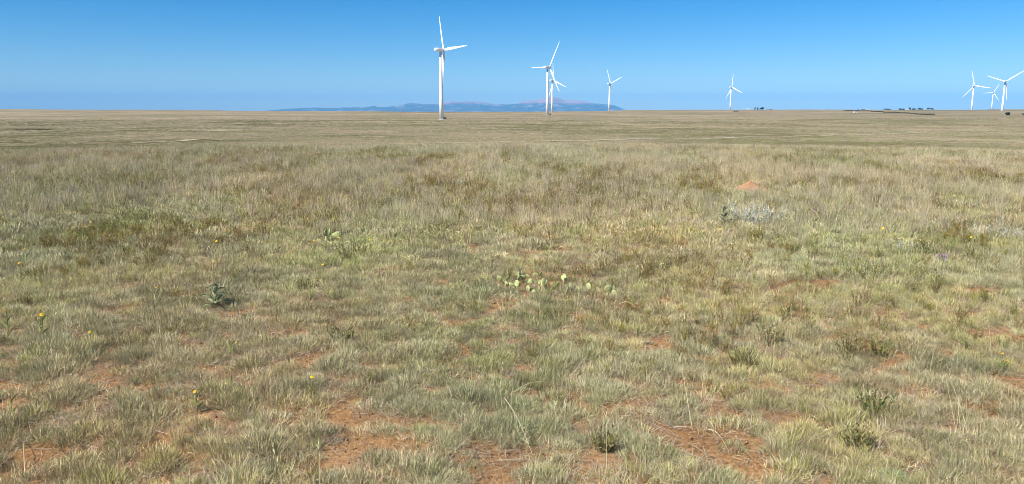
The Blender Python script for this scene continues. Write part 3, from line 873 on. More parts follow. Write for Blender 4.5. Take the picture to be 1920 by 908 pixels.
def tints(x, y, lo=.78, hi=1.2, warm=.12):
    n = len(x); v = lo + (hi - lo) * (.45 * fbm(x / .9, y / 2.2 + 3, 3, 3) + .55 * rng.random(n))
    w = (fbm(x / 1.8 + 31, y / 4.5, 4, 3) - .5) * 2 * warm + rng.normal(0, .035, n)
    return np.stack([v * (1 + w), v, v * np.where(w > 0, 1 - w * .9, 1 + w * 1.1)], 1)

# short curly grass (grey-green clumps); finer blades near, coarser ones where they would blur anyway
GREY = np.array([(.38, .385, .20), (.30, .31, .165), (.46, .455, .27)]); YEL = np.array([(.40, .385, .11), (.33, .335, .09), (.46, .43, .16)])
pro = [proto_mound(81, .38), proto_mound(82, .48, n=330, rad=.11), proto_mound(83, .36, n=480, rad=.15, pal=GREY), proto_mound(84, .4, n=300, rad=.10, pal=YEL), proto_mound(85, .7, n=300, rad=.11), proto_mound(86, .42, n=380, pal=GREY)]
pro += [proto_grama(1, .4), proto_grama(2, .36), proto_grama(3, .34), proto_grama(4, .5, n=150), proto_grama(6, .85, n=140)]
pro += [proto_mound(91, .3, n=200, wid=.006), proto_mound(92, .4, n=200, wid=.006, pal=GREY), proto_mound(93, .25, n=180, wid=.006, pal=YEL), proto_mound(94, .85, n=170, wid=.006)]
def d_short(x, y): return (140 - 96 * sstep(5.5, 13, y)) * (1 - bare(x, y)) * (.55 + .85 * fbm(x * 1.3, y * 1.3, 4, 3))
x, y = sector(d_short, 1.0, 40, dmax=205)
dr = dryness(x, y); u = rng.random(len(x)); fr = y > 9.5 + rng.normal(0, .8, len(x))
hue = fbm(x / .8 + 5, y / .9, 2, 2) + rng.normal(0, .09, len(x))                # neighbouring clumps share a kind
mnd = np.where(u < dr * .5, 4, np.where(hue < .42, 2 + 3 * rng.integers(0, 2, len(x)), np.where(hue < .58, rng.integers(0, 2, len(x)), 3)))
sml = np.where(u < dr * .5, 10, rng.integers(6, 10, len(x)))
wh = np.where(rng.random(len(x)) < .46, mnd, sml)
wh = np.where(fr, np.where(u < dr * .5, 14, np.where(hue < .45, 12, np.where(hue < .56, 11, 13))), wh)
scatter('short_grass', pro, x, y, wh, rng.uniform(.55, 1.25, len(x)) * (.84 + .24 * sstep(5.0, 9, y)), .14, tints(x, y, .42, 1.5, .12), 'short curly grey-green grass growing in clumps over the reddish soil')

# upright dry bunch grass
pro = [proto_upright(11, PINKD), proto_upright(12, STRAW, n=70), proto_upright(13, PINKD, n=60, lo=.2, hi=.4), proto_upright(14, STRAW, n=90, lo=.12, hi=.26, mixg=.45), proto_upright(15, GREEN, n=80, lo=.1, hi=.24, mixg=.5)]
pro += [proto_upright(71, PINKD, n=46, wid=.0046), proto_upright(72, STRAW, n=42, wid=.0046), proto_upright(73, PINKD, n=36, lo=.2, hi=.4, wid=.0044), proto_upright(74, STRAW, n=50, lo=.12, hi=.26, mixg=.45, wid=.005), proto_upright(75, GREEN * .9, n=48, lo=.1, hi=.24, mixg=.5, wid=.005)]
def d_dry(x, y): return (4.5 + 7 * sstep(4.5, 7, y) * (1 - sstep(9, 13, y)) + 28 * sstep(.28, .85, dryness(x, y))) * (1 - bare(x, y)) * (.35 + 1.1 * fbm(x * .9, y * .35, 3, 3))
x, y = sector(d_dry, 1.0, 46, dmax=52)
dr = dryness(x, y); u = rng.random(len(x)); fr = y > 9.5 + rng.normal(0, .8, len(x))
wh = np.where(u < dr, rng.integers(0, 4, len(x)), rng.integers(3, 5, len(x))) + np.where(fr, 5, 0)
scatter('dry_grass', pro, x, y, wh, rng.uniform(.55, 1.1, len(x)) * (.55 + .43 * sstep(5, 14, y)), .14, tints(x, y, .45, 1.4, .12), 'pale dry bunch grass standing upright across the middle distance')

# small brown and olive weeds mixed in
pro = [proto_forb(21, OLIVE, BROWN), proto_forb(22, BROWN, BROWN), proto_forb(23, np.concatenate([OLIVE, GREEN * .8]), OLIVE, h=(.1, .2)), proto_forb(24, np.concatenate([OLIVE, BROWN]), BROWN, stems=10, h=(.12, .24)), proto_forb(25, np.array([(.36, .30, .06), (.22, .22, .06)]), BROWN, h=(.14, .26))]
def d_forb(x, y): return (1 - bare(x, y)) * (1.6 + 38 * sstep(.46, .64, fbm(x / 1.3 + 70, y / 3.2, 2, 4)) * (.55 + .45 * sstep(4.5, 8, y)))
x, y = sector(d_forb, 1.0, 44, dmax=42)
pn = fbm(x / 2.0 + 11, y / 4.0, 0, 3) + rng.normal(0, .1, len(x))
wh = np.where(pn < .42, rng.integers(0, 2, len(x)) * 2, np.where((pn < .60) | (rng.random(len(x)) < .5), rng.integers(2, 5, len(x)), 1))
scatter('weeds', pro, x, y, wh, rng.uniform(.5, 1.15, len(x)) * (.62 + .38 * sstep(6, 11, y)), .16, tints(x, y, .6, 1.3, .12), 'small brown and olive weeds mixed through the grass', 'weeds')

# thin seed stalks
pro = [proto_stalks(31), proto_stalks(32, 4), proto_stalks(33, 9, .2, .34)]
x, y = sector(lambda x, y: (3.2 + 5 * dryness(x, y)) * (1 - bare(x, y)), 1.0, 40, dmax=9)
scatter('seed_stalks', pro, x, y, rng.integers(0, 3, len(x)), rng.uniform(.55, 1.0, len(x)), .1, tints(x, y, .85, 1.2, .05), 'thin pale seed stalks standing above the grass')

# dead straw lying on the soil
pro = [proto_litter(41), proto_litter(42, 40), proto_litter(43, 80)]
x, y = sector(lambda x, y: 30 * (1 - .72 * bare(x, y)), 1.0, 16, dmax=30)
scatter('straw_litter', pro, x, y, rng.integers(0, 3, len(x)), rng.uniform(.6, 1.3, len(x)), .03, tints(x, y, .5, .85, .05), 'dead grey straw lying flat on the soil between the clumps')

# crumbs and clods lying on the bare soil
def proto_clods(seed, n=26, rad=.16):
    r = np.random.default_rng(seed); parts = []
    for _ in range(n):
        a = r.random() * 6.28; q = rad * math.sqrt(r.random()); s_ = r.uniform(.002, .008) * (1.4 if r.random() < .08 else .85)
        v = r.normal(size=(6, 3)) * .18 + np.array([(1, 0, 0), (-1, 0, 0), (0, 1, 0), (0, -1, 0), (0, 0, 1), (0, 0, -1)])
        v = v * s_ + [q * math.cos(a), q * math.sin(a), s_ * .4]
        t = [(0, 2, 4), (2, 1, 4), (1, 3, 4), (3, 0, 4), (2, 0, 5), (1, 2, 5), (3, 1, 5), (0, 3, 5)]
        c = np.array([(.30, .175, .085), (.22, .125, .06), (.40, .27, .17)])[r.integers(0, 3)]
        parts.append((v, np.zeros((0, 4), int), np.array(t), np.tile(c, (6, 1))))
    return join(parts)
pro = [proto_clods(45), proto_clods(46, 34), proto_clods(47, 18)]
x, y = sector(lambda x, y: 4 + 40 * bare(x, y), 1.0, 9, dmax=64)
scatter('soil_clods', pro, x, y, rng.integers(0, 3, len(x)), rng.uniform(.6, 1.3, len(x)), .02, tints(x, y, .8, 1.2, .03), 'crumbs and small clods of reddish soil on the bare patches', 'clods')

# farther slopes
pro = [proto_patch(51, PINKD * .75), proto_patch(52, GREEN * .75), proto_patch(53, np.array([(.24, .22, .11), (.20, .185, .10), (.26, .21, .12)])), proto_patch(54, STRAW * .75)]
def d_far(x, y):
    r = np.hypot(x, y); return .9 * np.clip(120.0 / np.maximum(r, 60), 0, 1) ** 1.3 * (.45 + 1.0 * sstep(.36, .64, fbm(x / 14, y / 30, 2, 4))) * (1 - sstep(500, 1050, r))
x, y = sector(d_far, 44, 1050, half=math.radians(38), dmax=1.35)
u = fbm(x / 40 + 3, y / 45, 4, 4) + rng.normal(0, .08, len(x))
u = u + .09 * (1 - sstep(170, 300, np.hypot(x, y)))
wh = np.where(u < .46, 2, np.where(u < .56, 1, np.where(u < .66, 0, 3)))
scatter('far_grass', pro, x, y, wh, rng.uniform(.7, 1.5, len(x)) * (1 + .5 * sstep(200, 600, y)), .05, tints(x, y, .82, 1.35, .1), 'patchy prairie grass covering the valley slope beyond the crest')

# ------------------------------------------------------------------ single plants
MAT['plant'] = leaf_mat('plant_leaves', .2, .55, .15, False)
MAT['stem'] = simple_mat('plant_stem', (.24, .24, .11), .7, .2, 20.0, .1)
MAT['petal'] = simple_mat('yellow_petal', (.86, .52, .02), .6, .08, 30.0, .1)
MAT['disc'] = simple_mat('flower_disc', (.50, .25, .02), .8, .2, 60.0, .1)
MAT['purple'] = simple_mat('purple_floret', (.42, .24, .60), .6, .15, 40.0, .1)
MAT['pad'] = simple_mat('cactus_skin', (.38, .41, .17), .7, .22, 14.0, .25)
MAT['spine'] = simple_mat('cactus_spines', (.66, .60, .42), .6, .1, 20.0, .2)
MAT['straw'] = simple_mat('dry_straw', (.62, .52, .33), .7, .12, 9.0, .1)
MAT['bud'] = simple_mat('thistle_bud', (.06, .045, .035), .8, .25, 30.0, .1)
MAT['earth'] = simple_mat('loose_red_earth', (.34, .185, .10), .97, .16, 9.0, .05)
MAT['pebble'] = simple_mat('pale_pebble', (.50, .44, .38), .8, .15, 20.0, .2)

def arr_mesh(name, pr, mat, colors=True): return mesh_np(name, pr[0], pr[1], pr[2], colors=pr[3] if colors else None, mat=mat)

def cyl_between(bm, p, q, r0, r1, seg=6):
    d = q - p; res = bmesh.ops.create_cone(bm, cap_ends=True, segments=seg, radius1=r0, radius2=r1, depth=d.length)
    bmesh.ops.transform(bm, matrix=Matrix.Translation((p + q) / 2) @ d.to_track_quat('Z', 'Y').to_matrix().to_4x4(), verts=res['verts'])

# --- yellow wildflowers
def petals_mesh(n=11, r=.021):
    V = []; F = []; T = []
    for k in range(n):
        a = 2 * math.pi * k / n; c, s_ = math.cos(a), math.sin(a); o = len(V)
        for (q, w, z) in ((.18, .0012, 0), (.6, .0042, .002), (.92, .0036, -.001)):
            for sd in (-1, 1): V.append((c * q * r - s_ * w * sd, s_ * q * r + c * w * sd, z))
        V.append((c * r * 1.05, s_ * r * 1.05, -.003))
        F += [(o, o + 1, o + 3, o + 2), (o + 2, o + 3, o + 5, o + 4)]; T.append((o + 4, o + 5, o + 6))
    return mesh_np('petals', V, F, T, mat=MAT['petal'])
PET = petals_mesh()
_v, _f, _t = tube_rings([(-.004, .004), (.0, .0085), (.004, .0075), (.0065, .003)], 10)
DISC = mesh_np('disc', _v, _f, _t, smooth=True, mat=MAT['disc'])
def flower_stem_mesh(h, bend, seed):
    bm = bmesh.new(); p = Vector((0, 0, -.02)); r = random.Random(seed)
    for k in range(4):
        q = Vector((bend[0] * ((k + 1) / 4) ** 1.5, bend[1] * ((k + 1) / 4) ** 1.5, h * (k + 1) / 4)); cyl_between(bm, p, q, .0022, .0019, 5); p = q
    return bm_mesh('stem', bm, MAT['stem']), p
_lf = ribbons(np.random.default_rng(3), np.zeros((1, 3)), np.zeros(1), np.array([.5]), np.array([.8]), np.array([.06]), np.array([.012]), np.array([[.20, .24, .07]]), np.array([[.24, .28, .08]]))
LEAF = arr_mesh('leaf', _lf, MAT['plant'])
def yellow_flower(px, py, label, group, heads=1, h=.2, big=1.0, seed=0):
    p = hit(px, py + 1, 1.5)
    hb = h; d = ray(px, py)                    # the flower head stands h above the ground where the photo shows it
    Y = (EYE - hb) / -d.z * d.y
    base = Vector((d.x * Y / d.y, Y, 0)); base.z = tz(base.x, base.y)
    t = empty('yellow_wildflower', base); tag(t, label, 'flower', group)
    r = random.Random(seed)
    for k in range(heads):
        bend = (0.0, 0.0) if k == 0 else (r.uniform(-.05, .05), r.uniform(-.05, .05))
        me, top = flower_stem_mesh(h * (1 if k == 0 else r.uniform(.75, 1.0)), bend, seed + k)
        st = link_mesh('stem', me, t)
        rot = (r.uniform(.2, .9), r.uniform(-.4, .3), r.random() * 6)
        sc = big * r.uniform(.85, 1.15)
        hd = link_mesh('flower_head', DISC, t, loc=top, rot=rot, scale=(sc, sc, sc))
        link_mesh('petals', PET, hd)
        for q in range(4):
            o = link_mesh('leaf', LEAF, st, loc=(bend[0] * .3, bend[1] * .3, h * (.12 + .16 * q)), rot=(0, 0, q * 2.2 + r.random()))
    return t
ORD = 'first second third fourth fifth sixth seventh eighth ninth tenth eleventh twelfth thirteenth fourteenth fifteenth sixteenth seventeenth'.split()
YF = {
 'left': ('yellow wildflower in the green left grass', 'yellow flowers in the left grass',
   [(77, 376), (170, 415), (245, 434), (216, 412), (156, 420), (406, 454), (519, 440), (48, 469), (36, 497), (131, 487), (292, 543), (520, 488), (436, 466), (430, 640), (20, 748), (400, 495), (170, 632)]),
 'mid': ('yellow wildflower near the small prickly pear clump', 'yellow flowers near the small cactus clump',
   [(589, 450), (635, 444), (694, 449), (605, 497)]),
 'low': ('low yellow wildflower near the left soil strip', 'yellow flowers by the soil strip',
   [(433, 702), (585, 712), (368, 738), (580, 528)]),
 'right': ('yellow wildflower in the dry right grass', 'yellow flowers in the right grass',
   [(1480, 357), (1350, 430), (1313, 425), (1495, 475), (1655, 431), (1725, 456), (1736, 397), (1820, 452), (1557, 360), (1512, 370), (1614, 403), (1880, 658), (1585, 483)]),
 'band': ('yellow wildflower in the dark weedy right band', 'yellow flowers in the dark weedy band',
   [(1825, 352), (1834, 354), (1848, 350), (1866, 350), (1780, 354), (1794, 353), (1910, 322), (1904, 320)]),
}
k = 0
for key, (lb, gp, pts) in YF.items():
    for q, (px, py) in enumerate(sorted(pts)):
        Y0 = 1.4 / max(.02, (py - 209) / FPX)
        yellow_flower(px, py, lb + ', ' + ORD[q] + ' from the left', gp, 1 + (k % 4 == 1), .13 if Y0 < 6 else .2, .4 if Y0 < 6 else .62, 500 + 7 * k); k += 1
yellow_flower(77, 590, 'bright cluster of yellow blooms, the largest near the left edge', None, 4, .2, .6, 901)
yellow_flower(12, 590, 'yellow wildflower cut close by the left edge beside the largest bloom', None, 2, .2, .7, 902)
yellow_flower(1785, 440, 'single bright yellow bloom above the pale straw on the right', None, 2, .26, 1.0, 903)
yellow_flower(1323, 331, 'tall yellow blooms over the dark green weed left of the earth mound', None, 5, .28, .8, 904)

# --- purple flower spikes
def purple_spike(px, py, label, group=None, h=.2, n=16, seed=0):
    d = ray(px, py); Y = (EYE - h) / -d.z * d.y
    b = Vector((d.x * Y / d.y, Y, 0)); b.z = tz(b.x, b.y)
    t = empty('purple_wildflower', b); tag(t, label, 'flower', group)
    me, top = flower_stem_mesh(h + .03, (.02, 0), seed); st = link_mesh('stem', me, t)
    for q in range(4): link_mesh('leaf', LEAF, st, loc=(0, 0, h * (.15 + .15 * q)), rot=(0, 0, q * 2.1))
    r = np.random.default_rng(seed); B = np.stack([r.normal(0, .007, n * 5) + .015, r.normal(0, .007, n * 5), h + r.uniform(-.035, .04, n * 5)], 1)
    fl = ribbons(r, B, r.random(n * 5) * 6.28, r.uniform(.4, 1.4, n * 5), r.normal(.3, .3, n * 5), r.uniform(.012, .022, n * 5), np.full(n * 5, .006), np.ones((n * 5, 3)), np.ones((n * 5, 3)), seg=2)
    link_mesh('blossom', arr_mesh('blossom', fl, MAT['purple'], False), t)
purple_spike(1767, 487, 'brightest purple flower spike in the pale grass near the right edge', None, .17, 12, 11)
purple_spike(1752, 489, 'paler purple flower spike just left of the brightest one', None, .15, 4, 12)
purple_spike(1527, 396, 'purple flower spike in the straw right of the silvery sage patch', None, .2, 5, 13)
purple_spike(1538, 394, 'second purple flower spike right of the silvery sage patch', None, .2, 4, 14)

# --- bushy single plants: silvery sage, dark weeds
def forb_parts(seed, leafpal, stempal, h, stems, rad, leafL, leafW, per, spread):
    r = np.random.default_rng(seed)
    B, a, q = disc(r, stems, rad); L = r.uniform(h[0], h[1], stems)
    cs = pick(r, stempal, stems)
    st = ribbons(r, B, a, r.uniform(.05, spread, stems), r.normal(.15, .2, stems), L, np.full(stems, .0055), cs, cs)
    T = st[0].reshape(stems, 7, 3); C4 = np.stack([(T[:, 0] + T[:, 1]) / 2, (T[:, 2] + T[:, 3]) / 2, (T[:, 4] + T[:, 5]) / 2, T[:, 6]], 1)
    n = stems * per; k = np.repeat(np.arange(stems), per); s_ = (.12 + .88 * r.random(n)) * 3; i0 = np.minimum(s_.astype(int), 2); f = (s_ - i0)[:, None]
    P = C4[k, i0] * (1 - f) + C4[k, i0 + 1] * f; c = pick(r, leafpal, n)
    lf = ribbons(r, P, r.random(n) * 6.28, r.uniform(.25, 1.2, n), r.normal(.4, .5, n), r.uniform(*leafL, n), leafW * r.uniform(.6, 1.3, n), c * .9, c, seg=3)
    return st, lf
def bush(px, py, wpx, label, name, cat, leafpal, stempal, hk=.75, group=None, seed=0, leafL=(.03, .06), leafW=.008, stems=26, per=16, spread=.6):
    p = hit(px, py, 1.5); w = wpx * p.y / FPX
    t = empty(name, p); tag(t, label, cat, group)
    hh = w * hk
    st, lf = forb_parts(seed, leafpal, stempal, (hh * .55, hh), stems, w * .28, leafL, leafW, per, spread)
    link_mesh('stems', arr_mesh('stems', st, MAT['plant']), t)
    link_mesh('leaves', arr_mesh('leaves', lf, MAT['plant']), t)
    return t
DG = np.array([(.16, .19, .06), (.11, .145, .045), (.21, .22, .07)])
BO = np.concatenate([OLIVE * 1.05, BROWN * 1.0, GREEN * .7])
S_ = lambda *a, **k: bush(*a, 'silvery_sage', 'sage', SILVER, SILVER * .7, **k)
S_(1392, 422, 62, 'silvery sage plant beside the tall dark thistle, left end of the sage patch', seed=1, leafL=(.035, .07), leafW=.011)
S_(1425, 428, 66, 'silvery green sage plant in the middle of the sage patch', seed=2, leafL=(.035, .07), leafW=.011)
S_(1452, 424, 52, 'smaller sage plant at the right end of the sage patch', seed=3, leafL=(.035, .07), leafW=.010)
S_(1908, 458, 60, 'white silvery sage plant cut by the right edge', seed=4, leafW=.010)
S_(862, 354, 34, 'small silvery plant alone in the dry grass below the mountain peak turbines', seed=5, hk=.6, leafW=.012, stems=18)
S_(1852, 455, 70, 'thin silvery sage plant left of the one at the right edge', seed=6, stems=16, per=10)
S_(1695, 476, 54, 'sparse greyish sage plant left of the purple flower spikes', seed=7, stems=14, per=10)
S_(640, 292, 24, 'small pale grey plant on the crest of the near field', seed=8, leafW=.014, stems=14)
S_(790, 292, 24, 'pale grey low plant on the crest below the nearest turbine', seed=9, leafW=.014, stems=14)
W_ = lambda px, py, w, lb, sd, pal=BO, **k: bush(px, py, w, lb, 'weed_bush', 'weed', pal, BROWN * .8, seed=sd, leafL=(.012, .028), leafW=.007, **k)
W_(660, 486, 66, 'dark brown-green weed below the small prickly pear clump', 21, hk=.8)
W_(1640, 780, 60, 'dark green upright weed on the right of the foreground', 22, DG, hk=1.1)
W_(1592, 672, 52, 'tall olive weed above the dark green upright weed on the right', 23, hk=1.3)
W_(1648, 668, 50, 'yellow-green weed beside the tall olive weed on the right', 24, np.array([(.22, .24, .06), (.16, .19, .05)]), hk=.9)
W_(1610, 845, 64, 'brown stemmed weed low in the right foreground', 25, hk=1.0)
W_(1390, 690, 46, 'olive weed standing right of the bare soil gap', 26, hk=1.2)
W_(1445, 650, 50, 'green-brown weed up-slope of the olive one right of the gap', 27, hk=1.0)
W_(1325, 350, 40, 'dark green weed carrying yellow blooms left of the earth mound', 28, DG, hk=.6)
W_(1230, 515, 48, 'brown weed right of the wide prickly pear patch', 29, hk=.7)
W_(1630, 530, 70, 'broad dark brown weed left of the purple flower spikes', 30, hk=.7)
W_(1735, 485, 40, 'dark green leafy weed with a yellow bloom left of the purple spikes', 31, DG, hk=.9)
W_(640, 640, 60, 'brownish weed above the foreground soil strip', 32, hk=.7)
W_(575, 545, 50, 'olive weed with yellow tips right of the thistle', 33, np.array([(.30, .27, .06), (.16, .17, .05)]), hk=.8)
W_(1128, 845, 50, 'brown stemmed weed in the centre foreground', 34, hk=1.1)
W_(430, 400, 60, 'rusty brown weed in the dry grass left of the centre', 36, BROWN, hk=.6)
W_(1045, 440, 70, 'rusty brown weed above the three small bare soil spots', 37, BROWN, hk=.55)
W_(1850, 350, 90, 'dark band of weeds carrying yellow blooms near the right edge', 38, BO, hk=.3)
W_(1240, 400, 70, 'brown-olive weed in the dry grass left of the dark thistle', 39, BROWN, hk=.6)

# --- thistles
def thistle_leaf(seed, L=.16, W=.05):
    """long leaf with spiny lobes on both sides"""
    r = random.Random(seed); V = []; F = []; T = []; n = 9
    for k in range(n + 1):
        t = k / n; w = W * math.sin(math.pi * (t * .9 + .07)) * .42; z = .05 * math.sin(t * 2.4) - .02 * t; x = L * t
        V += [(x, -w, z + .006), (x, 0, z), (x, w, z + .006)]
        if k:
            o = (k - 1) * 3; F += [(o, o + 1, o + 4, o + 3), (o + 1, o + 2, o + 5, o + 4)]
    m = len(V)
    for k in range(n):
        for sd, col in ((-1, 0), (1, 2)):
            a = V[k * 3 + col]; b = V[(k + 1) * 3 + col]; j = len(V)
            V.append((b[0] + L * .03, b[1] + sd * W * (.22 + .2 * r.random()), b[2] + .012)); T.append((k * 3 + col, (k + 1) * 3 + col, j) if sd > 0 else ((k + 1) * 3 + col, k * 3 + col, j))
    c = np.tile(np.array([(.31, .34, .18)]), (len(V), 1)); c[m:] = (.50, .53, .40)
    return mesh_np('leaf', V, F, T, colors=c, mat=MAT['plant'])
TL = [thistle_leaf(1), thistle_leaf(2, .12, .045), thistle_leaf(3, .08, .035)]
def thistle(px, py, h, label, seed, nl=15):
    p = hit(px, py, 1.5); t = empty('thistle', p, seed * 1.3, .8); tag(t, label, 'thistle')
    r = random.Random(seed)
    bm = bmesh.new(); q0 = Vector((0, 0, -.02))
    for k in range(5):
        q1 = Vector((.012 * math.sin(k * 1.3), .01 * k * .4, h * (k + 1) / 5)); cyl_between(bm, q0, q1, .006, .005, 7); q0 = q1
    st = link_mesh('stem', bm_mesh('stem', bm, MAT['stem']), t)
    for k in range(nl):
        up = k / nl; me = TL[0] if up < .5 else (TL[1] if up < .8 else TL[2])
        link_mesh('leaf', me, st, loc=(0, 0, h * up * .92 + .01), rot=(r.uniform(-.2, .2), -.15 - .7 * up + r.uniform(-.15, .15), k * 2.4 + r.random() * .4))
    _v, _f, _t = tube_rings([(0, .007), (.012, .017), (.026, .018), (.036, .010), (.042, .004)], 12)
    b = link_mesh('flower_bud', mesh_np('flower_bud', _v, _f, _t, smooth=True, mat=MAT['bud']), t, loc=q0, rot=(.25, .2, 0))
    rr = np.random.default_rng(seed); n = 40; a = rr.random(n) * 6.28; zz = rr.uniform(.008, .036, n)
    B = np.stack([.016 * np.cos(a), .016 * np.sin(a), zz], 1)
    sp = ribbons(rr, B, a, rr.uniform(.7, 1.4, n), np.zeros(n), rr.uniform(.006, .014, n), np.full(n, .002), np.ones((n, 3)), np.ones((n, 3)), seg=2)
    link_mesh('spines', arr_mesh('spines', sp, MAT['spine'], False), b)
thistle(406, 580, .22, 'grey-green spiny thistle with one dark bud in the left grass', 3, 15)
thistle(1356, 428, .34, 'tall dark thistle standing at the left of the silvery sage patch', 4, 14)

# --- prickly pears
def pad_mesh(seed):
    r = random.Random(seed); V = []; F = []; nu, nv = 14, 8
    for i in range(nv + 1):
        th = math.pi * i / nv
        for k in range(nu):
            a = 2 * math.pi * k / nu
            zz = math.cos(th); w = math.sin(th) * (1 + .18 * zz)
            V.append((math.cos(a) * w * .046 * (1 + r.uniform(-.03, .03)), math.sin(a) * w * .013, (zz + 1) * .056))
    for i in range(nv):
        for k in range(nu):
            k2 = (k + 1) % nu; F.append((i * nu + k, (i + 1) * nu + k, (i + 1) * nu + k2, i * nu + k2))
    return mesh_np('pad', V, F, smooth=True, mat=MAT['pad'])
def spine_mesh(seed):
    rr = np.random.default_rng(seed); n = 70; a = rr.random(n) * 6.28; q = np.sqrt(rr.random(n)) * .9; sd = np.where(rr.random(n) < .5, -1, 1)
    x = .046 * q * np.cos(a); z = .056 + .053 * q * np.sin(a); y = sd * .013 * np.sqrt(np.clip(1 - q * q, 0, 1)) * .9
    az = np.where(sd > 0, np.pi / 2, -np.pi / 2) + rr.normal(0, .6, n)
    s_ = ribbons(rr, np.stack([x, y, z], 1), az, rr.uniform(.6, 1.7, n), np.zeros(n), rr.uniform(.006, .016, n), np.full(n, .0013), np.ones((n, 3)), np.ones((n, 3)), seg=2)
    return arr_mesh('spines', s_, MAT['spine'], False)
PADS = [pad_mesh(k) for k in range(3)]; SPN = [spine_mesh(k) for k in range(2)]
def prickly_pear(px, py, wpx, hpx, n, label, seed, size=1.0, group=None):
    p = hit(px, py - hpx / 2, 1.5); kx = p.y / FPX
    t = empty('prickly_pear', p); tag(t, label, 'cactus', group)
    r = random.Random(seed)
    W = wpx * kx / 2; D = abs(hit(px, py - hpx, 1.5).y - hit(px, py, 1.5).y) / 2
    for k in range(n):
        a = r.random() * 6.28; q = math.sqrt(r.random())
        x, y = math.cos(a) * q * W, math.sin(a) * q * D
        z = tz(p.x + x, p.y + y) - p.z - .02
        if k % 3 == 2: z += .07 * size
        sc = size * r.uniform(.75, 1.2)
        o = link_mesh('pad', PADS[k % 3], t, loc=(x, y, z), rot=(r.uniform(-.9, .6), r.uniform(-.6, .6), r.uniform(-1.4, 1.4)), scale=(sc, sc, sc))
        link_mesh('spines', SPN[k % 2], o)
prickly_pear(612, 456, 46, 10, 8, 'small prickly pear clump of pale upright pads left of the centre', 1, 1.0)
prickly_pear(1000, 556, 84, 40, 20, 'wide prickly pear patch in the centre, its broad left half', 2, .62)
prickly_pear(1062, 556, 60, 40, 15, 'prickly pear clump joined to the right of the wide patch', 3, .64)
prickly_pear(945, 546, 50, 26, 8, 'thin prickly pear clump at the left fringe of the wide patch', 4, .55)
prickly_pear(1112, 556, 22, 12, 3, 'pair of round pads of a small prickly pear right of the wide patch', 5, .62)
prickly_pear(1142, 560, 26, 12, 4, 'dark green round padded prickly pear, the last on the right of the patch', 6, .75)
prickly_pear(470, 478, 70, 20, 9, 'faint prickly pear clump among grass left of the small upright clump', 7, .55)

# --- low pale cushions
def cushion(px, py, wpx, label, pal, seed, n=150, wid=.007, k=.42):
    n = int(n * 2.6); wid *= .5; k *= .75; wpx *= .8
    p = hit(px, py, 1.2); w = wpx * p.y / FPX
    r = np.random.default_rng(seed); B, a, q = disc(r, n, w * .3)
    c = pick(r, pal, n, .2)
    lf = ribbons(r, B, a, .15 + 1.1 * q / (w * .3), r.normal(.2, .2, n), w * k * r.uniform(.7, 1.2, n), np.full(n, wid) * r.uniform(.7, 1.3, n), c * .85, c)
    t = empty('cushion_plant', p); tag(t, label, 'plant'); link_mesh('leaves', arr_mesh('leaves', lf, MAT['plant']), t)
    m = 12; B2, a2, q2 = disc(r, m, w * .1); st = ribbons(r, B2, a2, r.uniform(.1, .9, m), np.zeros(m), np.full(m, w * .2), np.full(m, .004), pick(r, BROWN, m), pick(r, BROWN, m))
    link_mesh('stems', arr_mesh('stems', st, MAT['plant']), t)
cushion(536, 782, 46, 'small blue-grey rosette plant on the bare soil strip at left', SILVER * .75, 51, 130, .006)
cushion(1672, 900, 120, 'pale green leafy cushion plant at the bottom edge on the right', np.array([(.34, .42, .18), (.42, .48, .24)]), 52, 300, .007, .3)
cushion(1602, 748, 70, 'bright green low cushion plant left of the dark upright weed', np.array([(.36, .44, .14), (.30, .38, .12)]), 53, 200, .006, .3)
cushion(1800, 690, 110, 'pale grey-green cushion plant with dry twigs on the far right', np.array([(.42, .46, .22), (.46, .46, .32)]), 54, 260, .006, .3)
cushion(1045, 652, 60, 'pale yellowish cushion plant in the centre above the foreground', np.array([(.56, .50, .26), (.48, .44, .22)]), 55, 190, .006, .34)
cushion(300, 690, 36, 'small whitish rosette plant in the left foreground grass', SILVER, 56, 110, .007, .45)
cushion(625, 830, 70, 'grey-green feathery rosette beside the soil strip', SILVER * .8, 57, 150, .006, .34)

# --- earth mound
def mound():
    p = hit(1408, 358, 5); w = 76 * p.y / FPX; n, m = 40, 14
    V = [(0, 0, .205)]; F = []; T = []
    for i in range(1, m + 1):
        t = i / m
        for k in range(n):
            a = 2 * math.pi * k / n; rr = w * .5 * t * (1 + .12 * math.sin(2 * a + 1) + .05 * math.sin(5 * a)); 
            x, y = rr * math.cos(a) - .03, rr * math.sin(a) * .9
            z = .205 * (1 - t) ** 1.1 + .012 * (float(fbm(np.array([x * 16.0]), np.array([y * 16.0]), 1, 3)[0]) - .5) - .03 * (i == m)
            V.append((x, y, z + (tz(p.x + x, p.y + y) - p.z) * t))
    for k in range(n): T.append((0, 1 + k, 1 + (k + 1) % n))
    for i in range(m - 1):
        for k in range(n):
            k2 = (k + 1) % n; F.append((1 + i * n + k, 1 + (i + 1) * n + k, 1 + (i + 1) * n + k2, 1 + i * n + k2))
    t = link_mesh('earth_mound', mesh_np('earth_mound', V, F, T, smooth=True, mat=MAT['earth']), loc=p)
    tag(t, 'bare mound of loose reddish earth in the dry grass on the right', 'mound')
mound()

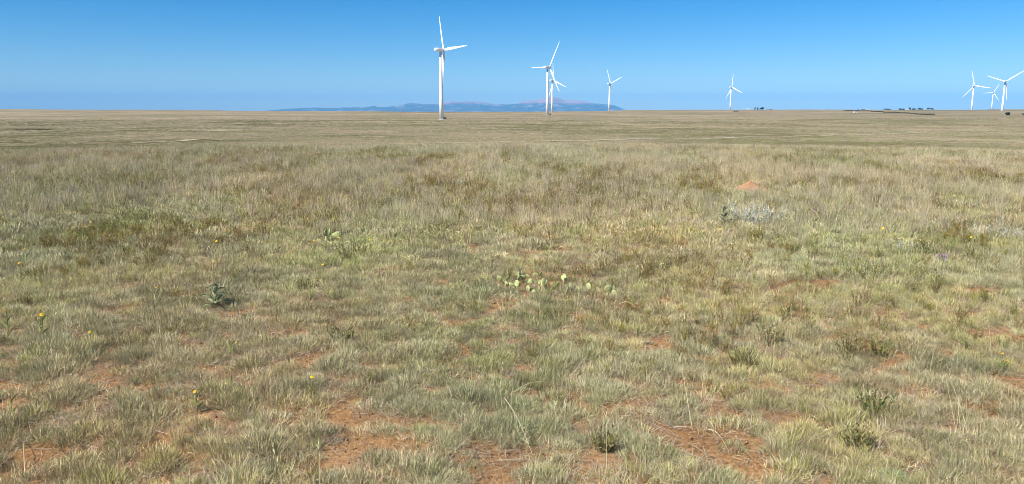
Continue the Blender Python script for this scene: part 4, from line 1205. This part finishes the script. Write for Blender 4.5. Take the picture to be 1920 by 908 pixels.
# --- fallen straw stalks and pebbles
def stalk(a, b, lift, label, rad=.0013):
    p, q = hit(*a, 1.2), hit(*b, 1.2); p.z += lift[0]; q.z += lift[1]
    bm = bmesh.new(); prev = p.copy()
    for k in range(6):
        t = (k + 1) / 6; c = p.lerp(q, t) + Vector((0, 0, .03 * math.sin(math.pi * t))); cyl_between(bm, prev - p, c - p, rad * (1.1 - t * .5), rad * (1.0 - t * .5), 6); prev = c
    o = link_mesh('straw_stalk', bm_mesh('straw_stalk', bm, MAT['straw']), loc=p)
    tag(o, label, 'stalk')
stalk((946, 788), (999, 858), (.12, .01), 'pale straw stalk leaning down onto the soil in the centre foreground')
stalk((962, 769), (1030, 760), (.1, .12), 'nearly level straw stalk above the leaning one in the centre foreground')
stalk((1328, 815), (1366, 850), (.02, .006), 'straw stalk lying on the large bare soil patch at right')
stalk((1520, 412), (1541, 436), (.16, .1), 'pale bent twig above the straw right of the sage patch', .0022)
stalk((1572, 420), (1565, 440), (.22, .1), 'short pale twig standing right of the bent twig', .0022)
stalk((48, 905), (46, 840), (.0, .02), 'upright golden straw stalk at the bottom left over bare soil', .0018)
stalk((1160, 590), (1190, 592), (.08, .07), 'short yellow straw right of the round cactus pads', .0018)
PB = [pad_mesh(9)]
def pebble(px, py, spx, label, seed):
    p = hit(px, py, 1.2); s_ = spx * p.y / FPX
    r = random.Random(seed); bm = bmesh.new(); bmesh.ops.create_icosphere(bm, subdivisions=2, radius=.5)
    for v in bm.verts: v.co = Vector((v.co.x * r.uniform(.92, 1.05), v.co.y * .8 * r.uniform(.92, 1.05), v.co.z * .55 * r.uniform(.9, 1.05))) * s_
    o = link_mesh('pebble', bm_mesh('pebble', bm, MAT['pebble'], True), loc=p + Vector((0, 0, s_ * .12)), rot=(0, 0, seed))
    tag(o, label, 'pebble')
pebble(1357, 843, 6, 'white pebble on the large bare soil patch at right', 1)
pebble(1205, 858, 5, 'small pebble on the soil left of the large bare patch', 2)
pebble(516, 776, 7, 'pale stone on the soil strip beside the blue-grey rosette', 3)
pebble(975, 862, 5, 'brownish pebble where the leaning straw meets the soil', 4)
pebble(985, 858, 4, 'tiny pebble right next to the brownish one under the leaning straw', 5)
pebble(500, 765, 5, 'small stone at the left of the soil strip above the pale one', 6)
pebble(1380, 820, 5, 'tan pebble up-slope of the white one on the large soil patch', 7)

# ------------------------------------------------------------------ haze
def build_haze():
    bm = bmesh.new()
    bm_box(bm, 94000, 94000, 1000, (0, 0, 460))
    m = bpy.data.materials.new('haze_air'); m.use_nodes = True
    nt = m.node_tree; nt.nodes.remove(nt.nodes['Principled BSDF'])
    v = nt.nodes.new('ShaderNodeVolumePrincipled')
    v.inputs['Color'].default_value = (.21, .57, 1.0, 1)
    v.inputs['Density'].default_value = 3.2e-5
    v.inputs['Anisotropy'].default_value = -0.16
    nt.links.new(v.outputs[0], nt.nodes['Material Output'].inputs['Volume'])
    o = link_mesh('haze', bm_mesh('haze', bm, m))
    tag(o, 'thin blue haze of the distance', 'haze', kind='stuff')
build_haze()
